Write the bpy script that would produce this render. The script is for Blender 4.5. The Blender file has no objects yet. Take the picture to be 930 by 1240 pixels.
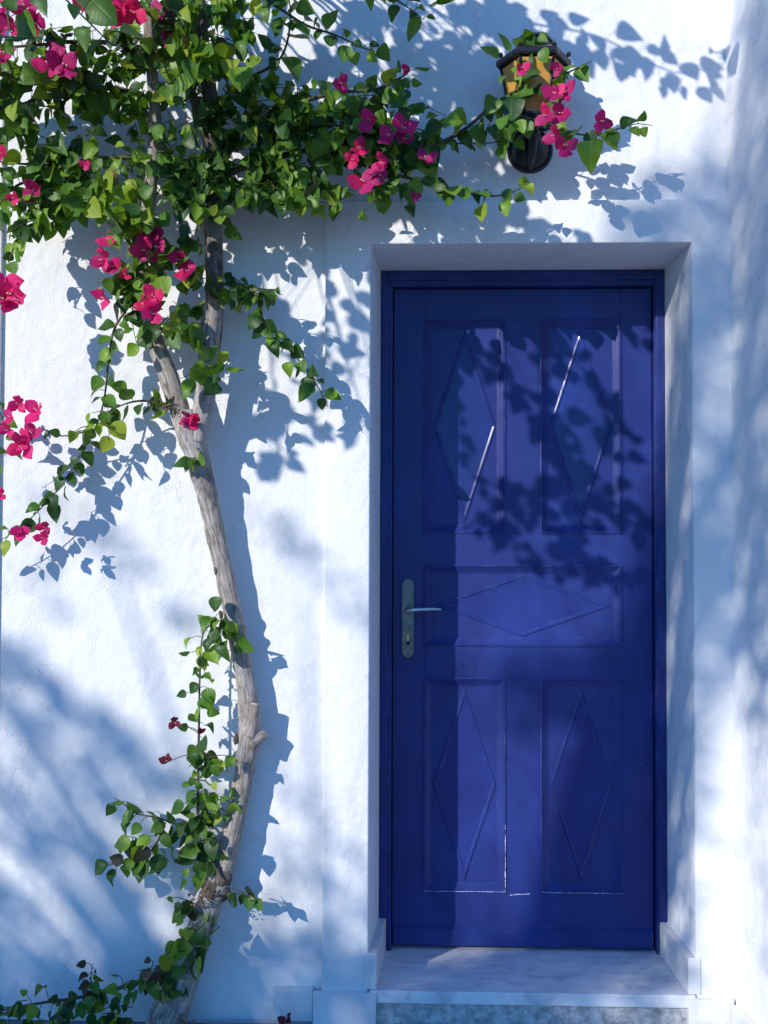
import bpy, bmesh, math, random
from mathutils import Vector, Matrix, noise as mnoise
from mathutils.bvhtree import BVHTree

random.seed(11)
R = random.random
def U(a, b): return a + (b - a) * random.random()
S = bpy.context.scene
COL = S.collection
rad = math.radians

# ------------------------------------------------------------------ camera
STEP_Z = 0.095                       # top of the marble doorstep above the paving
CAM = Vector((0.0, -2.967, 1.210 + STEP_Z))
YAW, PITCH, ROLL = 0.0312, 0.0301, 0.0033
FPX, PPX, PPY = 1300.0, 465.0, 621.75
fwd = Vector((-math.sin(YAW) * math.cos(PITCH), math.cos(YAW) * math.cos(PITCH), math.sin(PITCH)))
rgt = Vector((math.cos(YAW), math.sin(YAW), 0.0))
upv = rgt.cross(fwd)
c_, s_ = math.cos(ROLL), math.sin(ROLL)
rgt, upv = rgt * c_ + upv * s_, upv * c_ - rgt * s_
cam_d = bpy.data.cameras.new('camera')
cam = bpy.data.objects.new('camera', cam_d)
COL.objects.link(cam)
cam.matrix_world = Matrix((
    (rgt.x, upv.x, -fwd.x, CAM.x), (rgt.y, upv.y, -fwd.y, CAM.y), (rgt.z, upv.z, -fwd.z, CAM.z), (0, 0, 0, 1)))
cam_d.sensor_fit = 'VERTICAL'
cam_d.sensor_height = 36.0
cam_d.sensor_width = 27.0
cam_d.lens = 36.0 * FPX / 1240.0
cam_d.shift_y = (PPY - 620.0) / 1240.0
cam_d.clip_start = 0.02
cam_d.clip_end = 2000.0
S.camera = cam

def at(px, py, y=0.0):
    """point of the place seen at photo pixel (px, py), on the plane at depth y"""
    d = fwd + rgt * ((px - PPX) / FPX) - upv * ((py - PPY) / FPX)
    return CAM + d * ((y - CAM.y) / d.y)
def to_px(p):
    v = p - CAM
    z = v.dot(fwd)
    if z < 0.01: return (-9999, -9999)
    return (PPX + FPX * v.dot(rgt) / z, PPY - FPX * v.dot(upv) / z)

# ------------------------------------------------------------------ light
SUN_RAY = Vector((0.823, 1.0, -0.562)).normalized()      # direction the light travels
to_sun = -SUN_RAY
SUN_EL = math.asin(to_sun.z)
SUN_AZ = math.atan2(to_sun.x, to_sun.y)
W = bpy.data.worlds.new('World'); S.world = W
W.use_nodes = True
wn = W.node_tree
bg = wn.nodes['Background']
sky = wn.nodes.new('ShaderNodeTexSky')
sky.sky_type = 'NISHITA'
sky.sun_disc = False
sky.sun_elevation = SUN_EL
sky.sun_rotation = SUN_AZ
sky.air_density = 1.3
sky.dust_density = 0.0
sky.ozone_density = 4.0
tint = wn.nodes.new('ShaderNodeMix'); tint.data_type = 'RGBA'; tint.blend_type = 'MULTIPLY'
tint.inputs[0].default_value = 1.0
tint.inputs[7].default_value = (0.30, 0.77, 1.42, 1)      # deep clear Aegean blue, the whole dome alike
wn.links.new(sky.outputs[0], tint.inputs[6])
wn.links.new(tint.outputs[2], bg.inputs['Color'])
bg.inputs['Strength'].default_value = 0.12
sl = bpy.data.lights.new('sun', 'SUN')
sl.energy = 3.75
sl.angle = rad(0.53)
sl.color = (1.0, 0.955, 0.89)
so = bpy.data.objects.new('sun', sl)
COL.objects.link(so)
so.location = to_sun * 20
so.rotation_euler = SUN_RAY.to_track_quat('-Z', 'Y').to_euler()
S.view_settings.view_transform = 'Standard'
S.view_settings.look = 'None'
S.view_settings.exposure = 0.22
S.view_settings.gamma = 1.0
S.view_settings.use_curve_mapping = False
S.render.engine = 'CYCLES'
S.cycles.max_bounces = 5
S.cycles.diffuse_bounces = 3
S.cycles.transparent_max_bounces = 4

# ------------------------------------------------------------------ materials
def new_mat(name):
    m = bpy.data.materials.new(name); m.use_nodes = True
    nt = m.node_tree
    return m, nt, nt.nodes['Principled BSDF']
def nd(nt, t, **kw):
    n = nt.nodes.new(t)
    for k, v in kw.items(): setattr(n, k, v)
    return n
def noise(nt, scale, detail=4, rough=0.55, coord=None, dist=0.0):
    n = nd(nt, 'ShaderNodeTexNoise')
    n.inputs['Scale'].default_value = scale; n.inputs['Detail'].default_value = detail
    n.inputs['Roughness'].default_value = rough; n.inputs['Distortion'].default_value = dist
    if coord is not None: nt.links.new(coord, n.inputs['Vector'])
    return n.outputs['Fac']
def ramp(nt, fac, stops):
    n = nd(nt, 'ShaderNodeValToRGB')
    e = n.color_ramp.elements
    while len(e) < len(stops): e.new(0.5)
    for k, (p, c) in enumerate(stops):
        e[k].position = p
        e[k].color = (c, c, c, 1) if isinstance(c, (int, float)) else (*c, 1)
    nt.links.new(fac, n.inputs[0])
    return n.outputs[0]
def mathn(nt, op, a, b=None):
    n = nd(nt, 'ShaderNodeMath', operation=op)
    for i, v in enumerate((a, b)):
        if v is None: continue
        if isinstance(v, (int, float)): n.inputs[i].default_value = v
        else: nt.links.new(v, n.inputs[i])
    return n.outputs[0]
def mix(nt, fac, a, b, mode='MIX'):
    n = nd(nt, 'ShaderNodeMix', data_type='RGBA', blend_type=mode)
    for i, v in ((0, fac), (6, a), (7, b)):
        if isinstance(v, (int, float)): n.inputs[i].default_value = v
        elif isinstance(v, tuple): n.inputs[i].default_value = (*v, 1)
        else: nt.links.new(v, n.inputs[i])
    return n.outputs[2]
def bump(nt, bsdf, h, strength, dist):
    n = nd(nt, 'ShaderNodeBump')
    n.inputs['Strength'].default_value = strength; n.inputs['Distance'].default_value = dist
    nt.links.new(h, n.inputs['Height'])
    nt.links.new(n.outputs[0], bsdf.inputs['Normal'])
def obj_coord(nt, scale=(1, 1, 1), loc=(0, 0, 0)):
    g = nd(nt, 'ShaderNodeNewGeometry')
    m = nd(nt, 'ShaderNodeMapping')
    m.inputs['Scale'].default_value = scale; m.inputs['Location'].default_value = loc
    nt.links.new(g.outputs['Position'], m.inputs['Vector'])
    return m.outputs[0]

def plaster():
    m, nt, b = new_mat('white_plaster')
    co = obj_coord(nt)
    big = noise(nt, 2.3, 3, 0.6, co)
    trowel = noise(nt, 8, 2, 0.55, obj_coord(nt, (1, 1, 0.5)), 0.5)
    mid = noise(nt, 30, 1, 0.5, co)
    fine = noise(nt, 200, 2, 0.65, co)
    col = ramp(nt, big, [(0.3, (0.79, 0.79, 0.785)), (0.55, (0.83, 0.83, 0.83)), (0.75, (0.86, 0.86, 0.86))])
    spots = ramp(nt, noise(nt, 55, 0, 0.5, co), [(0.0, 1.0), (0.10, 1.0), (0.115, 0.0)])
    col = mix(nt, mathn(nt, 'MULTIPLY', spots, 0.5), col, (0.36, 0.34, 0.33))
    cn = noise(nt, 3.1, 6, 0.62, obj_coord(nt, (1, 1, 0.8), (7, 3, 4)), 0.4)
    crack = ramp(nt, mathn(nt, 'ABSOLUTE', mathn(nt, 'SUBTRACT', cn, 0.5)), [(0.0, 1.0), (0.0016, 0.6), (0.004, 0.0)])
    crack = mathn(nt, 'MULTIPLY', crack, ramp(nt, noise(nt, 1.7, 2, 0.5, obj_coord(nt, (1, 1, 1), (1, 9, 2))), [(0.52, 0.0), (0.6, 0.55)]))
    col = mix(nt, crack, col, (0.42, 0.41, 0.40))
    patch = ramp(nt, noise(nt, 4.5, 6, 0.68, obj_coord(nt, (1, 1, 1), (2, 5, 8)), 0.3), [(0.57, 0.0), (0.60, 0.32)])
    col = mix(nt, patch, col, (0.66, 0.655, 0.64))
    nt.links.new(col, b.inputs['Base Color'])
    b.inputs['Roughness'].default_value = 0.9
    b.inputs['Specular IOR Level'].default_value = 0.1
    h = mathn(nt, 'ADD', mathn(nt, 'MULTIPLY', trowel, 2.2), mathn(nt, 'MULTIPLY', mid, 0.7))
    h = mathn(nt, 'ADD', h, mathn(nt, 'MULTIPLY', fine, 0.52))
    bump(nt, b, h, 0.8, 0.005)
    return m
def door_paint(name, wear_amt=1.0, r0=0.30, r1=0.46):
    m, nt, b = new_mat(name)
    co = obj_coord(nt)
    streak = noise(nt, 60, 4, 0.6, obj_coord(nt, (1, 1, 0.06)))
    cloud = noise(nt, 6, 4, 0.6, co)
    col = mix(nt, cloud, (0.015, 0.023, 0.122), (0.029, 0.050, 0.25))
    col = mix(nt, mathn(nt, 'MULTIPLY', streak, 0.25), col, (0.010, 0.014, 0.075))
    bev = nd(nt, 'ShaderNodeBevel', samples=2); bev.inputs['Radius'].default_value = 0.0022
    g = nd(nt, 'ShaderNodeNewGeometry')
    dt = nd(nt, 'ShaderNodeVectorMath', operation='DOT_PRODUCT')
    nt.links.new(bev.outputs[0], dt.inputs[0]); nt.links.new(g.outputs['Normal'], dt.inputs[1])
    edge = ramp(nt, dt.outputs['Value'], [(0.90, 1.0), (0.985, 0.0)])
    wn1 = ramp(nt, noise(nt, 16, 5, 0.7, co), [(0.52, 0.0), (0.62, 1.0)])
    wear = mathn(nt, 'MULTIPLY', mathn(nt, 'MULTIPLY', edge, wn1), 0.55 * wear_amt)
    col = mix(nt, wear, col, (0.22, 0.36, 0.66))
    fade = ramp(nt, noise(nt, 3.2, 5, 0.7, obj_coord(nt, (1, 1, 0.5), (5, 2, 1)), 0.8), [(0.48, 0.0), (0.70, 0.55)])
    col = mix(nt, fade, col, (0.036, 0.068, 0.32))
    chips = ramp(nt, noise(nt, 70, 2, 0.4, co), [(0.0, 1.0), (0.195, 1.0), (0.21, 0.0)])
    col = mix(nt, mathn(nt, 'MULTIPLY', chips, 0.5), col, (0.13, 0.28, 0.62))
    nt.links.new(col, b.inputs['Base Color'])
    nt.links.new(ramp(nt, cloud, [(0.3, r0), (0.7, r1)]), b.inputs['Roughness'])
    b.inputs['Specular IOR Level'].default_value = 0.3
    h = mathn(nt, 'ADD', mathn(nt, 'MULTIPLY', streak, 0.6), mathn(nt, 'MULTIPLY', noise(nt, 30, 3, 0.5, co), 0.4))
    bump(nt, b, h, 0.35, 0.0018)
    return m
def chipped_primer():
    m, nt, b = new_mat('chipped_primer')
    co = obj_coord(nt)
    f = ramp(nt, noise(nt, 130, 4, 0.7, co), [(0.42, 0.0), (0.5, 1.0)])
    nt.links.new(mix(nt, f, (0.08, 0.16, 0.5), (0.72, 0.76, 0.82)), b.inputs['Base Color'])
    b.inputs['Roughness'].default_value = 0.7
    return m
def marble():
    m, nt, b = new_mat('grey_veined_marble')
    co = obj_coord(nt, (1, 2.2, 1))
    v = noise(nt, 7, 6, 0.62, co, 1.6)
    col = ramp(nt, v, [(0.32, (0.54, 0.57, 0.61)), (0.47, (0.74, 0.76, 0.78)), (0.62, (0.85, 0.86, 0.86))])
    pits = ramp(nt, noise(nt, 130, 2, 0.5, obj_coord(nt)), [(0.0, 1.0), (0.27, 1.0), (0.31, 0.0)])
    col = mix(nt, mathn(nt, 'MULTIPLY', pits, 0.45), col, (0.2, 0.22, 0.26))
    nt.links.new(col, b.inputs['Base Color'])
    nt.links.new(ramp(nt, v, [(0.3, 0.42), (0.7, 0.6)]), b.inputs['Roughness'])
    bump(nt, b, noise(nt, 140, 4, 0.6, obj_coord(nt)), 0.25, 0.001)
    return m
def pale_marble():
    m, nt, b = new_mat('pale_marble_tile')
    v = noise(nt, 9, 6, 0.6, obj_coord(nt, loc=(3, 1, 2)), 1.2)
    nt.links.new(ramp(nt, v, [(0.3, (0.60, 0.60, 0.61)), (0.5, (0.74, 0.74, 0.74)), (0.7, (0.80, 0.80, 0.79))]), b.inputs['Base Color'])
    b.inputs['Roughness'].default_value = 0.55
    bump(nt, b, noise(nt, 160, 3, 0.6, obj_coord(nt)), 0.2, 0.001)
    return m
def concrete():
    m, nt, b = new_mat('rough_concrete')
    co = obj_coord(nt)
    v = noise(nt, 38, 8, 0.78, co, 0.0)
    nt.links.new(ramp(nt, v, [(0.3, (0.20, 0.21, 0.21)), (0.46, (0.48, 0.49, 0.49)), (0.60, (0.76, 0.77, 0.77))]), b.inputs['Base Color'])
    b.inputs['Roughness'].default_value = 0.95
    bump(nt, b, noise(nt, 120, 6, 0.7, co), 0.9, 0.006)
    return m
def simple(name, col, rough=0.5, metal=0.0, bscale=None, bstr=0.2, col2=None, cscale=40):
    m, nt, b = new_mat(name)
    if col2:
        nt.links.new(mix(nt, ramp(nt, noise(nt, cscale, 5, 0.65, obj_coord(nt)), [(0.35, 0.0), (0.65, 1.0)]), col, col2), b.inputs['Base Color'])
    else:
        b.inputs['Base Color'].default_value = (*col, 1)
    b.inputs['Roughness'].default_value = rough
    b.inputs['Metallic'].default_value = metal
    if bscale: bump(nt, b, noise(nt, bscale, 4, 0.6, obj_coord(nt)), bstr, 0.002)
    return m
def bark(name, dark, light):
    m, nt, b = new_mat(name)
    uv = nd(nt, 'ShaderNodeUVMap')
    mp = nd(nt, 'ShaderNodeMapping'); mp.inputs['Scale'].default_value = (1.6, 0.22, 1)
    nt.links.new(uv.outputs[0], mp.inputs[0])
    st = noise(nt, 14, 8, 0.75, mp.outputs[0], 1.4)
    pat = noise(nt, 22, 4, 0.6, obj_coord(nt))
    col = mix(nt, ramp(nt, st, [(0.36, 0.0), (0.56, 1.0)]), dark, light)
    col = mix(nt, ramp(nt, pat, [(0.52, 0.0), (0.68, 0.55)]), col, tuple(v * 0.45 for v in dark))
    cn = noise(nt, 3.1, 6, 0.62, obj_coord(nt, (1, 1, 0.8), (7, 3, 4)), 0.4)
    crack = ramp(nt, mathn(nt, 'ABSOLUTE', mathn(nt, 'SUBTRACT', cn, 0.5)), [(0.0, 1.0), (0.0016, 0.6), (0.004, 0.0)])
    crack = mathn(nt, 'MULTIPLY', crack, ramp(nt, noise(nt, 1.7, 2, 0.5, obj_coord(nt, (1, 1, 1), (1, 9, 2))), [(0.52, 0.0), (0.6, 0.55)]))
    col = mix(nt, crack, col, (0.42, 0.41, 0.40))
    patch = ramp(nt, noise(nt, 4.5, 6, 0.68, obj_coord(nt, (1, 1, 1), (2, 5, 8)), 0.3), [(0.57, 0.0), (0.60, 0.32)])
    col = mix(nt, patch, col, (0.66, 0.655, 0.64))
    nt.links.new(col, b.inputs['Base Color'])
    b.inputs['Roughness'].default_value = 0.9
    b.inputs['Specular IOR Level'].default_value = 0.15
    bump(nt, b, mathn(nt, 'ADD', st, mathn(nt, 'MULTIPLY', pat, 0.6)), 1.0, 0.010)
    return m
def leaf_mat(name, c1, c2, vein, trans=0.28, rough=0.42):
    m, nt, b = new_mat(name)
    uv = nd(nt, 'ShaderNodeUVMap')
    sp = nd(nt, 'ShaderNodeSeparateXYZ'); nt.links.new(uv.outputs[0], sp.inputs[0])
    au = mathn(nt, 'ABSOLUTE', sp.outputs[0])
    mid = ramp(nt, au, [(0.0, 1.0), (0.05, 0.5), (0.10, 0.0)])
    side = mathn(nt, 'SINE', mathn(nt, 'MULTIPLY', mathn(nt, 'SUBTRACT', sp.outputs[1], mathn(nt, 'MULTIPLY', au, 0.30)), 44.0))
    sv = ramp(nt, side, [(0.86, 0.0), (1.0, 0.45)])
    v = mathn(nt, 'MAXIMUM', mid, sv)
    nz = noise(nt, 13, 3, 0.6, obj_coord(nt))
    col = mix(nt, ramp(nt, nz, [(0.35, 0.0), (0.65, 1.0)]), c1, c2)
    col = mix(nt, mathn(nt, 'MULTIPLY', v, 0.5), col, vein)
    nt.links.new(col, b.inputs['Base Color'])
    b.inputs['Roughness'].default_value = rough
    b.inputs['Specular IOR Level'].default_value = 0.4
    bump(nt, b, mathn(nt, 'ADD', mathn(nt, 'MULTIPLY', v, -0.7), mathn(nt, 'MULTIPLY', noise(nt, 120, 2, 0.5, obj_coord(nt)), 0.6)), 0.5, 0.0012)
    tr = nd(nt, 'ShaderNodeBsdfTranslucent')
    hs = nd(nt, 'ShaderNodeMix', data_type='RGBA', blend_type='MULTIPLY'); hs.inputs[0].default_value = 1.0
    nt.links.new(col, hs.inputs[6]); hs.inputs[7].default_value = (1.5, 1.35, 0.45, 1)
    nt.links.new(hs.outputs[2], tr.inputs[0])
    mx = nd(nt, 'ShaderNodeMixShader'); mx.inputs[0].default_value = trans
    out = nt.nodes['Material Output']
    nt.links.new(b.outputs[0], mx.inputs[1]); nt.links.new(tr.outputs[0], mx.inputs[2])
    nt.links.new(mx.outputs[0], out.inputs[0])
    return m
def bract_mat(name, c1, c2):
    m, nt, b = new_mat(name)
    nz = noise(nt, 60, 4, 0.6, obj_coord(nt))
    uv = nd(nt, 'ShaderNodeUVMap')
    sp = nd(nt, 'ShaderNodeSeparateXYZ'); nt.links.new(uv.outputs[0], sp.inputs[0])
    au = mathn(nt, 'ABSOLUTE', sp.outputs[0])
    rib = mathn(nt, 'SINE', mathn(nt, 'MULTIPLY', mathn(nt, 'SUBTRACT', sp.outputs[1], mathn(nt, 'MULTIPLY', au, 0.5)), 34.0))
    col = mix(nt, nz, c1, c2)
    nt.links.new(col, b.inputs['Base Color'])
    b.inputs['Roughness'].default_value = 0.6
    bump(nt, b, mathn(nt, 'ADD', mathn(nt, 'MULTIPLY', rib, 0.35), nz), 0.3, 0.001)
    tr = nd(nt, 'ShaderNodeBsdfTranslucent'); nt.links.new(col, tr.inputs[0])
    mx = nd(nt, 'ShaderNodeMixShader'); mx.inputs[0].default_value = 0.38
    nt.links.new(b.outputs[0], mx.inputs[1]); nt.links.new(tr.outputs[0], mx.inputs[2])
    nt.links.new(mx.outputs[0], nt.nodes['Material Output'].inputs[0])
    return m

M_PL = plaster()
M_DOOR = door_paint('blue_gloss_paint')
M_FRAME = door_paint('blue_frame_paint', 1.2)
M_GLINT = door_paint('blue_polished_paint', 1.0, 0.13, 0.2)
M_CHIP = chipped_primer()
M_MARB = marble(); M_TILE = pale_marble(); M_CONC = concrete()
M_STEEL = simple('brushed_nickel', (0.20, 0.22, 0.22), 0.40, 1.0, 300, 0.15, (0.12, 0.13, 0.13), 60)
M_LEVER = simple('polished_nickel', (0.62, 0.63, 0.63), 0.22, 1.0)
M_BRASS = simple('old_brass', (0.45, 0.33, 0.17), 0.35, 1.0)
M_BLACK = simple('black_hole', (0.006, 0.006, 0.008), 0.6)
M_IRON = simple('black_lantern_paint', (0.010, 0.012, 0.016), 0.38, 0.0, 90, 0.25)
M_BARK = bark('grey_bark', (0.18, 0.145, 0.12), (0.64, 0.565, 0.50))
M_BARKD = bark('dark_bark', (0.08, 0.06, 0.048), (0.27, 0.225, 0.185))  # darker bark; also carries canopy shade on the upper stem
M_CUT = simple('cut_wood', (0.36, 0.27, 0.20), 0.9, 0, 200, 0.6, (0.16, 0.12, 0.09), 90)
M_TWIG = simple('green_brown_twig', (0.10, 0.075, 0.035), 0.7, 0, None, 0.2, (0.06, 0.075, 0.02))
M_DRY = simple('dry_flower_head', (0.30, 0.19, 0.09), 0.9, 0, None, 0.2, (0.16, 0.10, 0.06))
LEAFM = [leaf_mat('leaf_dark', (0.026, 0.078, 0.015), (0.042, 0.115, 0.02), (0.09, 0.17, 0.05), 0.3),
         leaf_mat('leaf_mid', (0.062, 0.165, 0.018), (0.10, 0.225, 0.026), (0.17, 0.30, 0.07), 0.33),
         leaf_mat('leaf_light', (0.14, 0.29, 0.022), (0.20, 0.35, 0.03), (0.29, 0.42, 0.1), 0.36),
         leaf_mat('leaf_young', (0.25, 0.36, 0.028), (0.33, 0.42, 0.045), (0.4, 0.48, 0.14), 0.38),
         leaf_mat('leaf_bronze', (0.07, 0.035, 0.022), (0.05, 0.055, 0.02), (0.14, 0.08, 0.05)),
         leaf_mat('leaf_dry', (0.26, 0.17, 0.07), (0.17, 0.10, 0.045), (0.3, 0.22, 0.12), 0.2, 0.7)]
BRM = [bract_mat('bract_magenta', (0.74, 0.011, 0.15), (0.85, 0.026, 0.24)),
       bract_mat('bract_crimson', (0.70, 0.010, 0.10), (0.82, 0.018, 0.17)),
       bract_mat('bract_purple', (0.46, 0.010, 0.125), (0.62, 0.016, 0.20)),
       bract_mat('bract_faded', (0.13, 0.012, 0.03), (0.24, 0.03, 0.05))]
M_FLORET = simple('cream_floret', (0.72, 0.68, 0.48), 0.6)

# ------------------------------------------------------------------ mesh helpers
def tag(o, label=None, cat=None, group=None, kind=None):
    if label: o['label'] = label
    if cat: o['category'] = cat
    if group: o['group'] = group
    if kind: o['kind'] = kind
    return o
def empty(name, loc=(0, 0, 0)):
    o = bpy.data.objects.new(name, None); COL.objects.link(o); o.location = loc
    o.empty_display_size = 0.1
    return o
def link(name, me, parent=None, mat=None):
    if mat is not None and not me.materials:
        for mm in (mat if isinstance(mat, list) else [mat]): me.materials.append(mm)
    o = bpy.data.objects.new(name, me); COL.objects.link(o)
    if parent is not None:
        o.parent = parent
        o.matrix_parent_inverse = Matrix.Translation(-base_of(parent))
    return o
def base_of(o):
    v = o.location.copy()
    return v
def from_bm(name, bm, mat, parent=None, smooth=False):
    bmesh.ops.recalc_face_normals(bm, faces=bm.faces)
    me = bpy.data.meshes.new(name)
    bm.to_mesh(me); bm.free()
    if smooth:
        for p in me.polygons: p.use_smooth = True
    return link(name, me, parent, mat)
def box_bm(bm, x0, x1, y0, y1, z0, z1, bev=0.0, seg=1):
    r = bmesh.ops.create_cube(bm, size=1.0)
    vs = r['verts']
    for v in vs:
        v.co = Vector((x0 if v.co.x < 0 else x1, y0 if v.co.y < 0 else y1, z0 if v.co.z < 0 else z1))
    if bev > 0:
        es = list({e for v in vs for e in v.link_edges})
        bmesh.ops.bevel(bm, geom=es, offset=bev, segments=seg, affect='EDGES', profile=0.6)
def box(name, x0, x1, y0, y1, z0, z1, mat, parent=None, bev=0.0, seg=1):
    bm = bmesh.new(); box_bm(bm, x0, x1, y0, y1, z0, z1, bev, seg)
    return from_bm(name, bm, mat, parent)
def prism_bm(bm, poly, y0, y1, bev=0.0, seg=2):
    """polygon of (x, z) extruded from y0 to y1"""
    a = [bm.verts.new((x, y0, z)) for x, z in poly]
    b = [bm.verts.new((x, y1, z)) for x, z in poly]
    n = len(poly)
    f0 = bm.faces.new(a); bm.faces.new(list(reversed(b)))
    for i in range(n): bm.faces.new((a[i], b[i], b[(i + 1) % n], a[(i + 1) % n]))
    if bev:
        es = list(f0.edges)
        bmesh.ops.bevel(bm, geom=es, offset=bev, segments=seg, affect='EDGES', profile=0.5)
def catmull(pts, per=6):
    out = []
    n = len(pts)
    for i in range(n - 1):
        p0 = pts[max(i - 1, 0)]; p1 = pts[i]; p2 = pts[i + 1]; p3 = pts[min(i + 2, n - 1)]
        for k in range(per):
            t = k / per
            out.append([0.5 * (2 * b + (c - a) * t + (2 * a - 5 * b + 4 * c - d) * t * t + (3 * b - a - 3 * c + d) * t ** 3)
                        for a, b, c, d in zip(p0, p1, p2, p3)])
    out.append(list(pts[-1]))
    return out
def tube_data(path, seg=8, rough=0.0, nscale=20.0):
    """path: list of [x, y, z, r]; returns verts, faces, uvs per loop"""
    V, F, UV = [], [], []
    n = len(path)
    P = [Vector(p[:3]) for p in path]
    T = [(P[min(i + 1, n - 1)] - P[max(i - 1, 0)]).normalized() for i in range(n)]
    ref = Vector((0, -1, 0))
    if abs(T[0].dot(ref)) > 0.9: ref = Vector((1, 0, 0))
    u = (ref - T[0] * ref.dot(T[0])).normalized()
    L = 0.0
    lens = []
    for i in range(n):
        if i:
            u = (u - T[i] * u.dot(T[i])).normalized(); L += (P[i] - P[i - 1]).length
        lens.append(L)
        w = T[i].cross(u)
        for k in range(seg):
            a = 2 * math.pi * k / seg
            d = u * math.cos(a) + w * math.sin(a)
            r = path[i][3]
            if rough:
                q = P[i] + d * r
                r *= 1 + rough * (mnoise.noise(q * nscale) + 0.5 * mnoise.noise(q * nscale * 2.7))
            V.append(P[i] + d * r)
    for i in range(n - 1):
        for k in range(seg):
            k2 = (k + 1) % seg
            F.append((i * seg + k, i * seg + k2, (i + 1) * seg + k2, (i + 1) * seg + k))
            ua, ub = k / seg, (k + 1) / seg
            UV.append(((ua, lens[i] * 4), (ub, lens[i] * 4), (ub, lens[i + 1] * 4), (ua, lens[i + 1] * 4)))
    F.append(tuple(range(seg - 1, -1, -1))); UV.append(tuple((0.5, 0.5) for _ in range(seg)))
    F.append(tuple((n - 1) * seg + k for k in range(seg))); UV.append(tuple((0.5, 0.5) for _ in range(seg)))
    return V, F, UV
class MB:
    def __init__(s): s.V, s.F, s.UV, s.MI = [], [], [], []
    def add(s, V, F, UV=None, mi=0):
        o = len(s.V); s.V += [tuple(v) for v in V]
        s.F += [tuple(i + o for i in f) for f in F]
        s.UV += UV if UV else [tuple((0.0, 0.0) for _ in f) for f in F]
        s.MI += [mi] * len(F)
    def tube(s, path, seg=8, rough=0.0, nscale=20.0, mi=0):
        s.add(*tube_data(path, seg, rough, nscale), mi=mi)
    def mesh(s, name, mats, smooth=True):
        me = bpy.data.meshes.new(name)
        me.from_pydata(s.V, [], s.F)
        uvl = me.uv_layers.new(name='UVMap')
        flat = [c for f in s.UV for uv in f for c in uv]
        uvl.data.foreach_set('uv', flat)
        me.polygons.foreach_set('material_index', s.MI)
        me.polygons.foreach_set('use_smooth', [smooth] * len(s.F))
        for mm in (mats if isinstance(mats, list) else [mats]): me.materials.append(mm)
        me.update()
        return me
    def build(s, name, mats, parent=None, smooth=True):
        return link(name, s.mesh(name, mats, smooth), parent)

# ------------------------------------------------------------------ ground
def rel(z): return z + STEP_Z
bm = bmesh.new()
bmesh.ops.create_grid(bm, x_segments=2, y_segments=2, size=400)
gr = from_bm('ground', bm, simple('lane_cement', (0.24, 0.24, 0.245), 0.95, 0, 90, 0.6, (0.17, 0.17, 0.175), 12))
gr.location = (0, 0, -0.012)
tag(gr, 'pale cement lane with flagstones in front of the house', kind='structure')
M_FLAG = simple('grey_flagstone', (0.36, 0.37, 0.38), 0.8, 0, 70, 0.5, (0.50, 0.50, 0.50), 14)
y = -0.012
row = 0
while y > -0.75:
    h = U(0.12, 0.19); x = -0.62 + U(-0.1, 0.1)
    while x < 0.85:
        w = U(0.16, 0.30)
        y0, y1 = y - h + 0.012, y - 0.006
        x0, x1 = x + 0.006, x + w - 0.008
        j = lambda: U(-0.014, 0.014)
        pts = [(x0 + 0.02, y0 + j() * .4), (x1 - 0.03, y0 + j() * .4), (x1, y0 + 0.03), (x1 + j() * .3, y1 - 0.03), (x1 - 0.025, y1), (x0 + 0.03, y1), (x0, y1 - 0.025), (x0 + j() * .3, y0 + 0.02)]
        bm = bmesh.new()
        a = [bm.verts.new((px, py, -0.014)) for px, py in pts]
        b = [bm.verts.new((px * 1.0, py, 0.0)) for px, py in pts]
        cx = sum(p[0] for p in pts) / 8; cy = sum(p[1] for p in pts) / 8
        tp = [bm.verts.new((cx + (px - cx) * 0.955, cy + (py - cy) * 0.95, 0.005)) for px, py in pts]
        bm.faces.new(tp)
        for i in range(8):
            k = (i + 1) % 8
            bm.faces.new((a[i], a[k], b[k], b[i])); bm.faces.new((b[i], b[k], tp[k], tp[i]))
        o = from_bm('flagstone', bm, M_FLAG, gr)
        o.matrix_parent_inverse = Matrix.Translation((0, 0, 0.012))
        x += w
    y -= h; row += 1

# ------------------------------------------------------------------ house
house = tag(empty('house', (0.35, 0.15, 0)), 'white plastered house front with a deep-set blue panelled door', 'house')
L_, R_, T_ = -0.1316, 0.7560, rel(2.0513)
D_ = 0.270
LF, RF, TF = -0.1128, 0.7434, rel(2.0467)
XS = at(392, 700, 0).x                     # left edge of the raised surround
XC = at(885.5, 650, 0).x                   # inner corner with the side wall
ZS = at(620, 242, 0).z                     # top of the raised surround
HT = 3.3
# main wall, an L shaped slab behind the surround plane
bm = bmesh.new()
prism_bm(bm, [(-5.0, -0.3), (XS + 0.012, -0.3), (XS + 0.012, ZS - 0.012), (XC + 0.1, ZS - 0.012), (XC + 0.1, HT), (-5.0, HT)], 0.020, 0.44)
from_bm('wall', bm, M_PL, house)
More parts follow.
